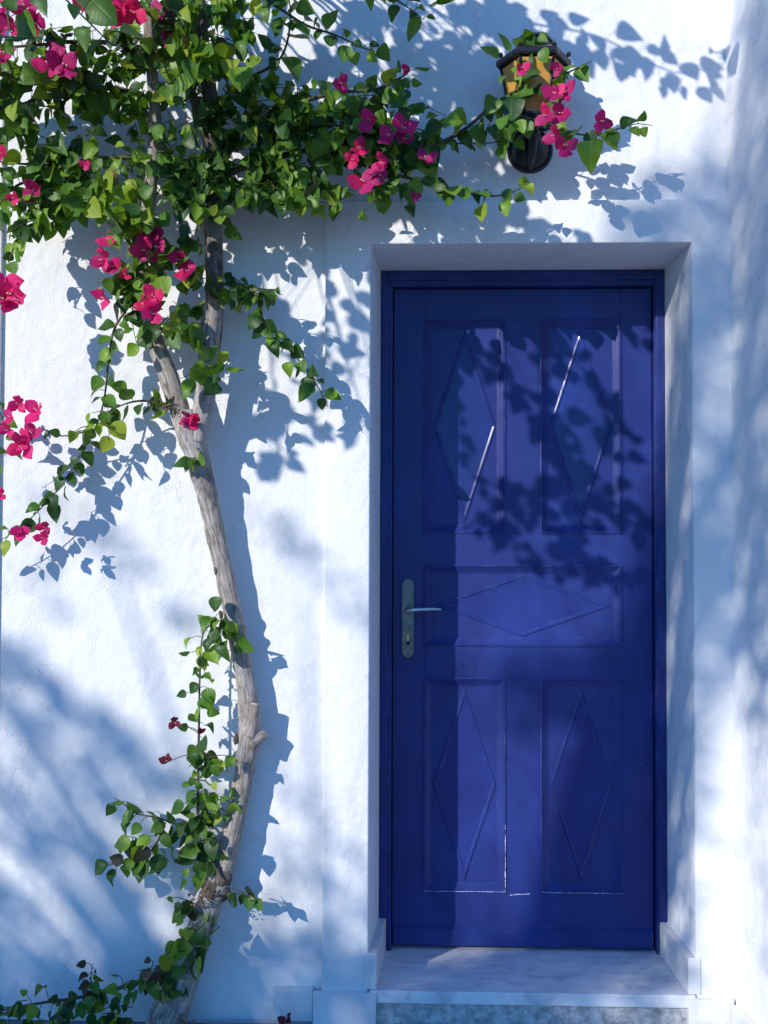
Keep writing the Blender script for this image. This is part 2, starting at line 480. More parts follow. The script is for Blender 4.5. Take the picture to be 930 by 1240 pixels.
# raised surround with splayed reveals
bm = bmesh.new()
def ring(vals, y): return [bm.verts.new((x, y, z)) for x, z in vals]
OUT = [(XS, -0.3), (XS, ZS), (XC + 0.05, ZS), (XC + 0.05, -0.3)]
INN = [(L_, -0.3), (L_, T_), (R_, T_), (R_, -0.3)]
IN2 = [(LF, -0.3), (LF, TF), (RF, TF), (RF, -0.3)]
o0 = ring(OUT, 0.0); i0 = ring(INN, 0.0); i1 = ring(IN2, D_ + 0.004); i2 = ring(IN2, 0.42); o1 = ring(OUT, 0.42)
edges_bev = []
for k in range(3):
    for A, B in ((o0, i0), (i0, i1), (i1, i2), (i2, o1), (o1, o0)):
        bm.faces.new((A[k], A[k + 1], B[k + 1], B[k]))
for k in (0, 3): bm.faces.new([q[k] for q in (o0, i0, i1, i2, o1)])
bm.edges.ensure_lookup_table()
sel = []
for e in bm.edges:
    ok = lambda v: v in o0 or v in i0
    if all(v in o0 for v in e.verts) or all(v in i0 for v in e.verts): sel.append(e)
bmesh.ops.bevel(bm, geom=sel, offset=0.006, segments=3, affect='EDGES', profile=0.5)
from_bm('door_surround', bm, M_PL, house, True).data.set_sharp_from_angle(angle=rad(40))
# side wall running towards the viewer
sw_dir = Vector((0.139, -0.99, 0)).normalized(); sw_n = Vector((-sw_dir.y, sw_dir.x, 0))   # n points away from the lane (+x)
bm = bmesh.new()
A0 = Vector((XC, 0.2, 0)) ; A0 = Vector((XC - sw_dir.x * 0.2, 0.2, 0)); B0 = Vector((XC, 0, 0)) + sw_dir * 0.36
q = [A0, B0, B0 + sw_n * 0.34, A0 + sw_n * 0.34]
lo = [bm.verts.new((p.x, p.y, -0.3)) for p in q]; hi = [bm.verts.new((p.x, p.y, HT - 0.006)) for p in q]
bm.faces.new(lo); bm.faces.new(hi)
for k in range(4): bm.faces.new((lo[k], lo[(k + 1) % 4], hi[(k + 1) % 4], hi[k]))
from_bm('buttress', bm, M_PL, house)
# raised pilaster just off the left edge of the view
XP = at(-1.5, 450, 0).x
bm = bmesh.new()
box_bm(bm, -1.75, XP, 0.006, 0.2, -0.3, HT - 0.01, 0.005, 2)
from_bm('pilaster', bm, M_PL, house)
# parapet and roof terrace behind it
box('roof', -4.99, XC + 0.3, 0.44, 4.4, HT - 0.35, HT - 0.2, M_PL, house)
box('back_wall', -4.99, XC + 0.3, 4.4, 4.7, -0.3, HT, M_PL, house)
box('end_wall', -4.99, -4.7, 0.442, 4.398, -0.3, HT - 0.36, M_PL, house)
# doorstep
box('doorstep', L_ + 0.003, R_ - 0.003, -0.010, D_ + 0.20, rel(-0.034), rel(0.0), M_MARB, house, 0.003, 2)
box('doorstep_riser', L_ + 0.004, R_ - 0.004, 0.004, 0.18, -0.05, rel(-0.0345), M_CONC, house)
# skirting tiles
def tile(poly_x, y0, y1, z0, z1, bev=0.0025): return box('skirting_tile', *poly_x, y0, y1, z0, z1, M_TILE, house, bev, 2)
xa = at(330.5, 1215, -0.004).x; xb = at(379, 1215, -0.012).x; xc = at(455.5, 1215, -0.018).x
ztop = at(420, 1203.5, -0.018).z
tile((xa, xb - 0.002), -0.004, 0.024, 0.0055, ztop + 0.004)
tile((xb, xc), -0.020, 0.003, 0.0055, ztop)
tile((at(834, 1215, -0.018).x, XC - 0.004), -0.018, 0.003, 0.0055, at(860, 1211, -0.018).z)
def reveal_tile(xf, xb_, side):
    bm = bmesh.new()
    th = 0.022 * side
    z0, z1 = rel(0.0006), rel(0.098)
    pts = [(xf - 0.012 * side, -0.006), (xf + th, -0.006), (xb_ + th, D_ + 0.012), (xb_ - 0.012 * side, D_ + 0.012)]
    lo = [bm.verts.new((x, y, z0)) for x, y in pts]; hi = [bm.verts.new((x, y, z1)) for x, y in pts]
    bm.faces.new(lo); bm.faces.new(hi)
    for k in range(4): bm.faces.new((lo[k], lo[(k + 1) % 4], hi[(k + 1) % 4], hi[k]))
    bmesh.ops.bevel(bm, geom=list(bm.edges), offset=0.002, segments=1, affect='EDGES')
    from_bm('skirting_tile', bm, M_TILE, house)
reveal_tile(L_, LF, 1); reveal_tile(R_, RF, -1)
s0 = 0.02
for k in range(1):
    bm = bmesh.new()
    p0 = Vector((XC, 0, 0)) + sw_dir * (s0 + 0.002); p1 = Vector((XC, 0, 0)) + sw_dir * (s0 + 0.34)
    qq = [p0 - sw_n * 0.016, p1 - sw_n * 0.016, p1 + sw_n * 0.004, p0 + sw_n * 0.004]
    lo = [bm.verts.new((p.x, p.y, 0.0055)) for p in qq]; hi = [bm.verts.new((p.x, p.y, 0.078)) for p in qq]
    bm.faces.new(lo); bm.faces.new(hi)
    for i in range(4): bm.faces.new((lo[i], lo[(i + 1) % 4], hi[(i + 1) % 4], hi[i]))
    bmesh.ops.bevel(bm, geom=list(bm.edges), offset=0.002, segments=1, affect='EDGES')
    from_bm('skirting_tile', bm, M_TILE, house)
    s0 += 0.405

# door frame
YL = D_ + 0.035                            # front of the leaf
frame = from_bm('door_frame', (lambda b_: (box_bm(b_, LF, RF, YL + 0.05, YL + 0.07, rel(0.001), TF, 0), b_)[1])(bmesh.new()), M_FRAME, house)
XL0 = at(476, 740, YL).x; XL1 = at(790, 740, YL).x
ZL1 = at(630, 350, YL).z; ZL0 = rel(0.008)
def frame_part(name, boxes):
    bm = bmesh.new()
    for bx in boxes: box_bm(bm, *bx, 0.003, 2)
    o = from_bm(name, bm, M_FRAME, frame)
    o.matrix_parent_inverse = Matrix.Identity(4)
    return o
frame.matrix_parent_inverse = Matrix.Translation(-house.location)
frame_part('jamb', [(LF + 0.001, LF + 0.026, D_, YL + 0.05, rel(0.098), TF - 0.002), (LF + 0.0245, XL0 - 0.003, D_ + 0.006, YL + 0.05, rel(0.0005), TF - 0.02)])
frame_part('jamb', [(RF - 0.026, RF - 0.001, D_, YL + 0.05, rel(0.098), TF - 0.002), (XL1 + 0.003, RF - 0.0245, D_ + 0.006, YL + 0.05, rel(0.0005), TF - 0.02)])
frame_part('head', [(LF + 0.026, RF - 0.026, D_ + 0.0005, YL + 0.05, TF - 0.030, TF - 0.002), (XL0 - 0.004, XL1 + 0.004, D_ + 0.0065, YL + 0.05, ZL1 + 0.003, TF - 0.0285)])

# door leaf
door = box('door', XL0, XL1, YL + 0.022, YL + 0.048, ZL0, ZL1, M_DOOR, house, 0.001)
def dpart(o):
    o.parent = door; o.matrix_parent_inverse = Matrix.Identity(4); return o
def zx(px, py): p = at(px, py, YL); return p.x, p.z
def dbox(name, px0, px1, py0, py1, mat=M_DOOR, y0=0.0, y1=0.024, bev=0.0012):
    pm, qm = 0.5 * (px0 + px1), 0.5 * (py0 + py1)
    x0, x1 = zx(px0, qm)[0], zx(px1, qm)[0]
    z1, z0 = zx(pm, py0)[1], zx(pm, py1)[1]
    if px0 <= 476: x0 = XL0
    if px1 >= 790: x1 = XL1
    if py0 <= 350: z1 = ZL1
    if py1 >= 1144: z0 = ZL0
    return dpart(box(name, x0, x1, YL + y0, YL + y1, z0, z1, mat, None, bev))
G = dict(xa=514.0, xb=611.5, xc=655.0, xd=752.5)
X = {k: zx(v, 740)[0] for k, v in G.items()}
Z = {k: zx(634, v)[1] for k, v in dict(a=388, b=645, c=685, d=782, e=822, f=1080).items()}
def db(name, x0, x1, z0, z1, y0=0.0, y1=0.024, bev=0.0008, mat=M_DOOR): return dpart(box(name, x0, x1, YL + y0, YL + y1, z0, z1, mat, None, bev))
db('stile', XL0, X['xa'], ZL0, ZL1); db('stile', X['xd'], XL1, ZL0, ZL1)
db('rail', X['xa'], X['xd'], Z['a'], ZL1); db('rail', X['xa'], X['xd'], Z['c'], Z['b'])
db('rail', X['xa'], X['xd'], Z['e'], Z['d']); db('rail', X['xa'], X['xd'], ZL0, Z['f'])
db('mullion', X['xb'], X['xc'], Z['b'], Z['a']); db('mullion', X['xb'], X['xc'], Z['f'], Z['e'])
def panel(x0, x1, z0, z1, worn=False):
    # moulding frame: small proud bead on the outside, then a slope down to the field
    prof = [(-0.004, 0.001), (-0.003, -0.003), (0.002, -0.0045), (0.006, -0.001), (0.020, 0.0075), (0.0235, 0.0085), (0.025, 0.0125), (0.025, 0.022)]
    bm = bmesh.new()
    rings = []
    for d, y in prof:
        rings.append([bm.verts.new((xx, YL + y, zz)) for xx, zz in ((x0 + d, z0 + d), (x1 - d, z0 + d), (x1 - d, z1 - d), (x0 + d, z1 - d))])
    for a, b in zip(rings, rings[1:]):
        for k in range(4): bm.faces.new((a[k], a[(k + 1) % 4], b[(k + 1) % 4], b[k]))
    mo = dpart(from_bm('moulding', bm, M_DOOR))
    d = 0.0242
    fx0, fx1, fz0, fz1 = x0 + d, x1 - d, z0 + d, z1 - d
    dpart(box('panel', fx0, fx1, YL + 0.0105, YL + 0.0235, fz0, fz1, M_DOOR, None, 0))
    # raised lozenge with a bevelled edge
    cx, cz = (fx0 + fx1) / 2, (fz0 + fz1) / 2
    hx, hz = (fx1 - fx0) / 2 - 0.001, (fz1 - fz0) / 2 - 0.001
    bm = bmesh.new()
    def loz(k, y):
        return [bm.verts.new((cx + sx * (hx - k[0]), YL + y, cz + sz * (hz - k[1]))) for sx, sz in ((-1, 0), (0, -1), (1, 0), (0, 1))]
    n = math.hypot(hx, hz)
    def off(w): return (w * n / hz, w * n / hx)
    rs = [loz(off(0.0), 0.0106), loz(off(0.0012), 0.0082), loz(off(0.0058), 0.0064), loz(off(0.0068), 0.0063), loz(off(0.0118), 0.0083), loz(off(0.0130), 0.0098)]
    for a, b in zip(rs, rs[1:]):
        for k in range(4): bm.faces.new((a[k], a[(k + 1) % 4], b[(k + 1) % 4], b[k]))
    bm.faces.new(rs[-1])
    dpart(from_bm('lozenge', bm, M_GLINT))
    if worn:
        mb = MB()
        def flake(xa_, za_, xb_, zb_, n, w):
            n *= 2
            nn = Vector((-(zb_ - za_), 0, xb_ - xa_)).normalized()
            pa, pb = Vector((xa_, YL - 0.0056, za_)), Vector((xb_, YL - 0.0056, zb_))
            def wid(i, k):
                p = pa.lerp(pb, i / n)
                return w * max(0.0, 0.42 + 1.1 * mnoise.noise(p * 38 + Vector((k, 0, 0))) + 0.5 * mnoise.noise(p * 190 + Vector((k, 3, 0))))
            dy = Vector((0, 0.0022, 0))
            for i in range(n):
                a0, a1, b0, b1 = wid(i, 0), wid(i, 9), wid(i + 1, 0), wid(i + 1, 9)
                if a0 + a1 + b0 + b1 < w * 0.25: continue
                p, q = pa.lerp(pb, i / n), pa.lerp(pb, (i + 1) / n)
                pts = [p - nn * a0, q - nn * b0, q + nn * b1, p + nn * a1]
                mb.add(pts + [v + dy for v in pts], [(0, 1, 2, 3), (0, 4, 5, 1), (2, 6, 7, 3)])
        if worn == 'left':
            flake(x1 + 0.0005, z0 + 0.001, x1 + 0.0005, z0 + 0.20, 46, 0.0012); flake(x0, z0 + 0.0005, x1, z0 + 0.0005, 60, 0.0009)
            flake(x1 + 0.014, z0 - 0.009, x1 + 0.075, z0 - 0.004, 11, 0.002)
        else:
            flake(x0, z0 + 0.0005, x1 + 0.003, z0 + 0.0005, 64, 0.0013)
        dpart(mb.build('chipped_paint', M_CHIP, None, False))
panel(X['xa'], X['xb'], Z['b'], Z['a']); panel(X['xc'], X['xd'], Z['b'], Z['a'])
panel(X['xa'], X['xd'], Z['d'], Z['c'])
panel(X['xa'], X['xb'], Z['f'], Z['e'], 'left'); panel(X['xc'], X['xd'], Z['f'], Z['e'], 'right')
zb1 = zx(634, 1122)[1]
bm = bmesh.new()
a = [(XL0 + 0.004, YL - 0.0002, zb1), (XL0 + 0.004, YL - 0.012, zb1 - 0.012), (XL0 + 0.004, YL - 0.013, ZL0 + 0.006), (XL0 + 0.004, YL - 0.0002, ZL0 + 0.004)]
va = [bm.verts.new(p) for p in a]; vb = [bm.verts.new((XL1 - 0.004, p[1], p[2])) for p in a]
bm.faces.new(va); bm.faces.new(vb)
for k in range(4): bm.faces.new((va[k], va[(k + 1) % 4], vb[(k + 1) % 4], vb[k]))
dpart(from_bm('weatherboard', bm, M_DOOR))
# handle
def stadium(cx, cz, hw, hh, n=10):
    pts = []
    for k in range(n + 1): a = math.pi * k / n; pts.append((cx + hw * math.cos(a), cz + hh - hw + hw * math.sin(a)))
    for k in range(n + 1): a = math.pi + math.pi * k / n; pts.append((cx + hw * math.cos(a), cz - hh + hw + hw * math.sin(a)))
    return pts
px_, pz_ = zx(494, 748.5)
bm = bmesh.new(); prism_bm(bm, stadium(px_, pz_, 0.0175, 0.121), YL - 0.009, YL + 0.001, 0.003, 2)
dpart(from_bm('handle_plate', bm, M_STEEL))
hz_ = zx(494, 738)[1]
mb = MB()
mb.tube([[px_ - 0.001, YL - 0.008, hz_, 0.0085], [px_ - 0.001, YL - 0.02, hz_, 0.0085], [px_ - 0.001, YL - 0.021, hz_, 0.0075], [px_, YL - 0.047, hz_, 0.0072]], 14)
lv = catmull([[px_ - 0.001, YL - 0.045, hz_ - 0.001, 0.0073], [px_ + 0.012, YL - 0.052, hz_ + 0.001, 0.0066], [px_ + 0.04, YL - 0.054, hz_ + 0.0035, 0.0062], [px_ + 0.075, YL - 0.050, hz_ + 0.0045, 0.0058], [px_ + 0.100, YL - 0.046, hz_ + 0.003, 0.0035]], 5)
mb.tube(lv, 14)
dpart(mb.build('lever', M_LEVER))
kz = zx(494, 771)[1]
bm = bmesh.new()
prism_bm(bm, stadium(px_ + 0.0005, kz - 0.006, 0.0062, 0.019), YL - 0.0098, YL - 0.0085)
dpart(from_bm('keyhole', bm, M_BLACK))
bm = bmesh.new(); prism_bm(bm, stadium(px_ + 0.0005, kz - 0.001, 0.0052, 0.0128), YL - 0.0118, YL - 0.0095, 0.0008, 1)
dpart(from_bm('lock_cylinder', bm, M_BRASS))
mb = MB()
for zz in (pz_ + 0.109, pz_ - 0.109):
    mb.tube([[px_, YL - 0.0088, zz, 0.0034], [px_, YL - 0.0102, zz, 0.0034], [px_, YL - 0.0108, zz, 0.0022]], 10)
dpart(mb.build('screw', M_STEEL))
ox, oz = zx(559.5, 805)
mb = MB()
circ = lambda r, rr, y: [[ox + r * math.cos(2 * math.pi * k / 32), YL + y, oz + r * math.sin(2 * math.pi * k / 32), rr] for k in range(33)]
mb.tube(circ(0.039, 0.0007, -0.0003), 6)
mb.tube([[ox, YL + 0.001, oz, 0.004], [ox, YL - 0.001, oz, 0.004], [ox, YL - 0.002, oz, 0.0015]], 10)
dpart(mb.build('painted_lock_cover', M_FRAME))

# ------------------------------------------------------------------ wall lantern
def lantern():
    yb = 0.020
    c = at(641.5, 183, yb); ax = c.x; az = c.z
    yl = -0.085                               # axis of the lantern body
    root = tag(empty('wall_lantern', (ax, yb, az)), 'black wall lantern with amber glass above the door, wrapped by a flowering shoot', 'lantern')
    def put(o): return o
    glass, nt, b = new_mat('amber_glass')
    b.inputs['Base Color'].default_value = (0.62, 0.34, 0.07, 1)
    nt.links.new(mix(nt, noise(nt, 40, 3, 0.6, obj_coord(nt)), (0.62, 0.30, 0.035), (0.80, 0.45, 0.08)), b.inputs['Base Color'])
    b.inputs['Roughness'].default_value = 0.32
    b.inputs['Transmission Weight'].default_value = 0.25
    bump(nt, b, noise(nt, 110, 3, 0.6, obj_coord(nt)), 0.5, 0.002)
    pz = lambda py: at(641, py, yl).z
    pw = lambda px: abs(at(px, 130, yl).x - at(641.5, 130, yl).x)
    # back plate: shallow glossy dome with a rim
    def lathe(name, prof, axis_pt, axis, mat, seg=36, parent=root):
        mb = MB()
        ax_ = Vector(axis).normalized()
        u = Vector((1, 0, 0)); w = ax_.cross(u)
        V, F = [], []
        for (r, h) in prof:
            for k in range(seg):
                a = 2 * math.pi * k / seg
                V.append(Vector(axis_pt) + ax_ * h + (u * math.cos(a) + w * math.sin(a)) * r)
        for i in range(len(prof) - 1):
            for k in range(seg):
                F.append((i * seg + k, i * seg + (k + 1) % seg, (i + 1) * seg + (k + 1) % seg, (i + 1) * seg + k))
        F.append(tuple(range(seg))); F.append(tuple((len(prof) - 1) * seg + k for k in range(seg)))
        mb.add(V, F)
        o = mb.build(name, mat, parent)
        o.data.set_sharp_from_angle(angle=rad(38))
        return o
    pr = [(0.064, 0.0), (0.064, 0.006), (0.061, 0.010), (0.056, 0.0105), (0.054, 0.0085), (0.051, 0.012), (0.042, 0.022), (0.028, 0.031), (0.012, 0.035), (0.004, 0.0355)]
    lathe('wall_plate', pr, (ax, yb, az), (0, -1, 0), M_IRON)
    # arm: flat strap curving out of the plate and up to the lantern
    mb = MB()
    zt = pz(158)
    arm = catmull([[ax, yb - 0.012, az - 0.050, 0.010], [ax, yb - 0.052, az - 0.045, 0.011], [ax, yb - 0.088, az - 0.015, 0.0115], [ax, yl - 0.008, az + 0.025, 0.0105], [ax, yl, zt - 0.002, 0.010]], 7)
    mb.tube(arm, 12)
    mb.build('arm', M_IRON, root)
    pr = [(0.010, -0.020), (0.017, -0.012), (0.017, -0.006), (0.011, -0.002), (0.013, 0.004), (0.030, 0.014), (pw(673) * 0.98, 0.020), (pw(673) * 0.98, 0.027), (0.02, 0.028)]
    lathe('base_cup', pr, (ax, yl, zt), (0, 0, 1), M_IRON, 24)
    zg0, zg1 = zt + 0.026, pz(82)
    w0, w1 = pw(668), pw(681)
    N = 6
    def hexa(w, z, ph=0.0): return [Vector((ax + w * math.cos(2 * math.pi * k / N + ph), yl + w * math.sin(2 * math.pi * k / N + ph), z)) for k in range(N)]
    lo_, hi_ = hexa(w0 * 1.02, zg0), hexa(w1 * 1.02, zg1)
    for k in range(N):
        k2 = (k + 1) % N
        mid = (lo_[k] + lo_[k2] + hi_[k] + hi_[k2]) / 4
        nrm = (mid - Vector((ax, yl, mid.z))).normalized()
        q = [lo_[k], lo_[k2], hi_[k2], hi_[k]]
        q = [p * 0.94 + mid * 0.06 - nrm * 0.001 for p in q]
        mb = MB(); mb.add(q + [p - nrm * 0.003 for p in q], [(0, 1, 2, 3), (7, 6, 5, 4), (0, 4, 5, 1), (1, 5, 6, 2), (2, 6, 7, 3), (3, 7, 4, 0)])
        mb.build('pane', glass, root, False)
    for k in range(N):
        mb = MB()
        a, b_ = lo_[k], hi_[k]
        mb.tube([[a.x, a.y, a.z - 0.002, 0.0042], [b_.x, b_.y, b_.z + 0.004, 0.0042]], 6)
        mb.build('frame_bar', M_IRON, root)
    zr = pz(75)
    wr = pw(686)
    mb = MB()
    def ringpr(prof):
        V, F = [], []
        for w, z in prof: V += hexa(w, z)
        for i in range(len(prof) - 1):
            for k in range(N): F.append((i * N + k, i * N + (k + 1) % N, (i + 1) * N + (k + 1) % N, (i + 1) * N + k))
        F.append(tuple(range(N))); F.append(tuple((len(prof) - 1) * N + k for k in range(N)))
        mb.add(V, F)
    zc = pz(55)
    ringpr([(w1 * 0.9, zg1 - 0.001), (wr, zg1 + 0.001), (wr * 1.03, zg1 + 0.006), (wr * 1.03, zr + 0.002), (wr * 0.96, zr + 0.007), (pw(664) * 1.15, zc - 0.018), (pw(664) * 1.1, zc - 0.016)])
    mb.build('roof', M_IRON, root, False)
    mb = MB()
    ringpr([(pw(664) * 0.95, zc - 0.022), (pw(664), zc + 0.004), (pw(664) * 1.12, zc + 0.006), (pw(664) * 1.12, zc + 0.012), (pw(664) * 0.9, zc + 0.014), (0.004, zc + 0.015)])
    mb.build('chimney_cap', M_IRON, root, False)
    for (dx, dy) in ((1, -0.25), (-1, -0.25), (0.5, -0.9), (-0.5, -0.9)):
        lathe('knob', [(0.003, 0.0), (0.006, 0.003), (0.007, 0.007), (0.005, 0.011), (0.002, 0.013)], (ax + wr * 0.92 * dx, yl + wr * 0.92 * dy, zr + 0.003), (0, 0, 1), M_IRON, 10)
lantern()

# ------------------------------------------------------------------ bougainvillea
boug = tag(empty('bougainvillea', at(205, 1240, -0.06)), 'magenta bougainvillea vine with a bare forked grey trunk climbing the white wall', 'vine')
boug.location.z = 0.0
def vb(o): return o
def P(px, py, t, r=None):
    p = at(px, py, -t)
    return [p.x, p.y, p.z] + ([r] if r is not None else [])
PXM = 1.0 / 438.0
def wood(name, pts, per=6, seg=14, rough=0.10, nscale=22, mat=None, widthpx=True):
    path = catmull([P(x, y, t, 0.5 * w * PXM * (2.967 - t) / 2.967) for x, y, t, w in pts], per)
    mb = MB(); mb.tube(path, seg, rough, nscale)
    return mb.build(name, mat or M_BARK, boug)
trunk = wood('trunk', [(194, 1264, 0.070, 51.5), (206, 1225, 0.062, 45.1), (221, 1185, 0.054, 39.6), (239, 1135, 0.048, 34.0), (253, 1096, 0.045, 31.3), (264, 1068, 0.044, 31.3), (273, 1040, 0.040, 26.7), (286, 985, 0.034, 23.9), (297, 925, 0.032, 23.9),
    (302, 886, 0.033, 27.6), (300, 846, 0.031, 23.9), (291, 790, 0.030, 22.1), (278, 725, 0.032, 22.1), (263, 655, 0.038, 23.0), (252, 605, 0.046, 24.8), (241, 562, 0.058, 28.5), (232, 530, 0.066, 33.1), (227, 508, 0.070, 35.0), (225, 497, 0.072, 23.9)], 9, 28, 0.12, 34)
mb = MB()
for (x, y, w, t) in ((286, 895, 7, 0.048), (303, 838, 6, 0.044), (262, 690, 6, 0.05), (291, 948, 6, 0.048), (247, 590, 7, 0.06), (268, 745, 5, 0.046), (281, 1010, 8, 0.052)):
    mb.tube(catmull([P(x - w * .2, y + w * .9, t - 0.004, 0.16 * w * PXM), P(x, y + w * 0.35, t, 0.5 * w * PXM), P(x, y - w * 0.3, t, 0.5 * w * PXM), P(x + w * .1, y - w, t - 0.004, 0.14 * w * PXM)], 3), 8, 0.25, 90)
mb.build('knot', M_BARKD, boug)
wood('branch', [(237, 535, 0.070, 27), (245, 500, 0.072, 26), (250, 465, 0.074, 25), (253, 425, 0.078, 25), (256, 390, 0.08, 26), (258, 366, 0.083, 25)], 6, 16)
wood('branch', [(254, 440, 0.06, 20), (259, 400, 0.062, 21), (260, 350, 0.066, 22), (259, 300, 0.07, 22), (258, 250, 0.075, 22), (260, 200, 0.085, 21), (256, 130, 0.12, 20), (246, 60, 0.15, 18), (240, -20, 0.18, 16), (238, -120, 0.22, 13)], 6, 14, 0.1, 22, M_BARKD)  # canopy shade on this stem painted in as dark bark colour
wood('branch', [(230, 535, 0.070, 27), (220, 505, 0.072, 25), (207, 465, 0.076, 24), (192, 425, 0.08, 22), (180, 385, 0.085, 20), (172, 345, 0.09, 18), (172, 300, 0.11, 18), (182, 230, 0.12, 16), (188, 150, 0.14, 15), (182, 60, 0.17, 14), (176, -40, 0.2, 12), (170, -120, 0.24, 10)], 6, 14)
wood('branch', [(255, 180, 0.10, 14), (235, 120, 0.14, 12), (215, 60, 0.2, 10), (205, 0, 0.26, 9), (190, -80, 0.34, 8)], 6, 10, 0.08, 22, M_BARKD)
o = wood('cut_stub', [(257, 374, 0.084, 24), (259, 364, 0.094, 20), (260, 360, 0.098, 15)], 4, 12, 0.14, 40, M_CUT)
wood('cut_stub', [(302, 890, 0.055, 20), (307, 872, 0.06, 12), (309, 852, 0.062, 11)], 4, 10, 0.1, 40)
wood('cut_stub', [(304, 900, 0.055, 22), (314, 893, 0.052, 14), (322, 888, 0.05, 10)], 4, 10, 0.1, 40)
# burl near the foot: lumps around the trunk
mb = MB()
for (x, y, w, t) in ((256, 1076, 28, 0.055), (268, 1062, 26, 0.054), (262, 1052, 20, 0.056), (250, 1090, 20, 0.053), (269, 1080, 20, 0.05)):
    mb.tube(catmull([P(x - 4, y + w * .45, t - 0.01, 0.2 * w * PXM), P(x, y + w * 0.2, t, 0.42 * w * PXM), P(x + 2, y - w * 0.2, t, 0.42 * w * PXM), P(x + 4, y - w * .5, t - 0.012, 0.16 * w * PXM)], 4), 12, 0.22, 45)
mb.build('burl', M_BARKD, boug)

# --- leaf shapes (length 1 along +Z-, face along -Y): built in local frame: x across, y normal, z along
def leaf_shape(width, fold, curl, wave, tipw):
    rows = 7
    prof = [0.10, 0.52, 0.83, 1.0, 0.93, 0.69, 0.33, 0.0]
    vs = [0.0, 0.04, 0.13, 0.27, 0.45, 0.65, 0.84, 1.0]
    V, F, UV = [], [], []
    uvv = []
    for i in range(rows + 1):
        v = vs[i]
        w = width * 0.5 * prof[i]
        zc = v
        yb = curl * (v * v) - 0.5 * curl * v
        tw = tipw * v
        lift = fold * w + wave * math.sin(v * 9.0 + width * 20) * 0.06
        for sx in (-1, 0, 1):
            V.append(Vector((sx * w + tw * v * 0.2, yb + (lift if sx else 0.0) * (1 if sx < 0 else 1.15), zc)))
            uvv.append((sx * max(prof[i], 0.05), v))
    for i in range(rows):
        for k in (0, 1):
            a = i * 3 + k
            f = (a, a + 1, a + 4, a + 3)
            F.append(f); UV.append(tuple(uvv[j] for j in f))
    return V, F, UV
rs = random.Random(5)
SHAPES = [leaf_shape(rs.uniform(0.66, 0.90), rs.uniform(0.2, 0.75), rs.uniform(-0.6, 0.6), rs.uniform(0, 1), rs.uniform(-0.5, 0.5)) for _ in range(14)]
LEAF_ME = {}
def leaf_mesh(si, mi):
    if (si, mi) not in LEAF_ME:
        mb = MB(); mb.add(*SHAPES[si]); LEAF_ME[(si, mi)] = mb.mesh('leaf', LEAFM[mi])
    return LEAF_ME[(si, mi)]
LEAVES = []          # (matrix, shape, material)
TW = MB()            # thin twigs and stalks
def rv(): return Vector((random.gauss(0, 1), random.gauss(0, 1), random.gauss(0, 1)))
def leaf_matrix(p, d, n, size):
    d = d.normalized()
    n = (n - d * n.dot(d)).normalized()
    x = n.cross(d)
    return Matrix(((x.x * size, n.x * size, d.x * size, p.x), (x.y * size, n.y * size, d.y * size, p.y), (x.z * size, n.z * size, d.z * size, p.z), (0, 0, 0, 1)))
FRONT = Vector((-0.25, -1.0, 0.35))
def pick(w):
    r = R() * sum(w); k = 0
    for k, v in enumerate(w):
        r -= v
        if r <= 0: return k
    return k
def TK(t): return max(0.045, t * 0.72)
LEAF_K = 0.94
def add_leaf(p, size, side=None, w=(4, 5, 2, 0.6, 0), wild=0.5, down=0.9, away=True):
    size *= LEAF_K * (1.0 if wild < 0.3 else random.choice((0.62, 0.75, 0.88, 1.0, 1.1, 1.18)))
    d = Vector((0, -0.15, -down)) + (side * 0.7 if side is not None else Vector()) + rv() * wild * 0.6
    n = FRONT + rv() * wild * 1.05
    if n.dot(d) > 0.95 * n.length * d.length: n = Vector((0.3, -1, 0.2))
    if away and p.y + d.normalized().y * size > -0.012: p = p + Vector((0, -0.02, 0))
    LEAVES.append((leaf_matrix(p, d, n, size), random.randrange(14), pick(w)))
def stalk(a, b, r=0.0011):
    m_ = (a + b) / 2 + Vector((0, 0, 0.004))
    TW.tube([[*a, r], [*m_, r * 0.9], [*b, r * 0.7]], 4)
def spray(pts, gap=0.022, size=(0.045, 0.065), spread=0.012, w=(4, 5, 2, 0.6, 0), thick=4.5, own=True, per=5, jit=0.0, name='branch', wild=0.5, mat=None, r3=None):
    """leafy shoot through photo points (px, py, t) or 3D vectors; thick in px at the root"""
    n = len(pts)
    raw = []
    for i, q in enumerate(pts):
        rr = 0.5 * thick * PXM * (1 - 0.75 * i / (n - 1))
        raw.append([*q, rr] if isinstance(q, Vector) else P(q[0], q[1], TK(q[2]), rr))
    path = catmull(raw, per)
    if own:
        mb = MB(); mb.tube(path, 7, 0.05, 60); mb.build(name, mat or M_TWIG, boug)
    else: TW.tube(path, 4)
    if gap <= 0: return path
    gap *= 0.8
    acc, sgn = gap * R(), 1
    for a, b in zip(path, path[1:]):
        A, B = Vector(a[:3]), Vector(b[:3]); L = (B - A).length
        T = (B - A).normalized()
        while acc < L:
            p = A + T * acc
            sd = T.cross(Vector((0, -1, 0))); sd = sd.normalized() if sd.length > 0.1 else Vector((1, 0, 0))
            side = sd * sgn + rv() * 0.35 + Vector((0, -0.35, 0))
            e = p + side * U(0.2, 1.0) * spread + rv() * spread * 0.35
            stalk(p, e)
            add_leaf(e, U(*size), side + T * 0.5, w, wild)
            sgn = -sgn
            acc += gap * U(0.6, 1.4)
        acc -= L
    return path
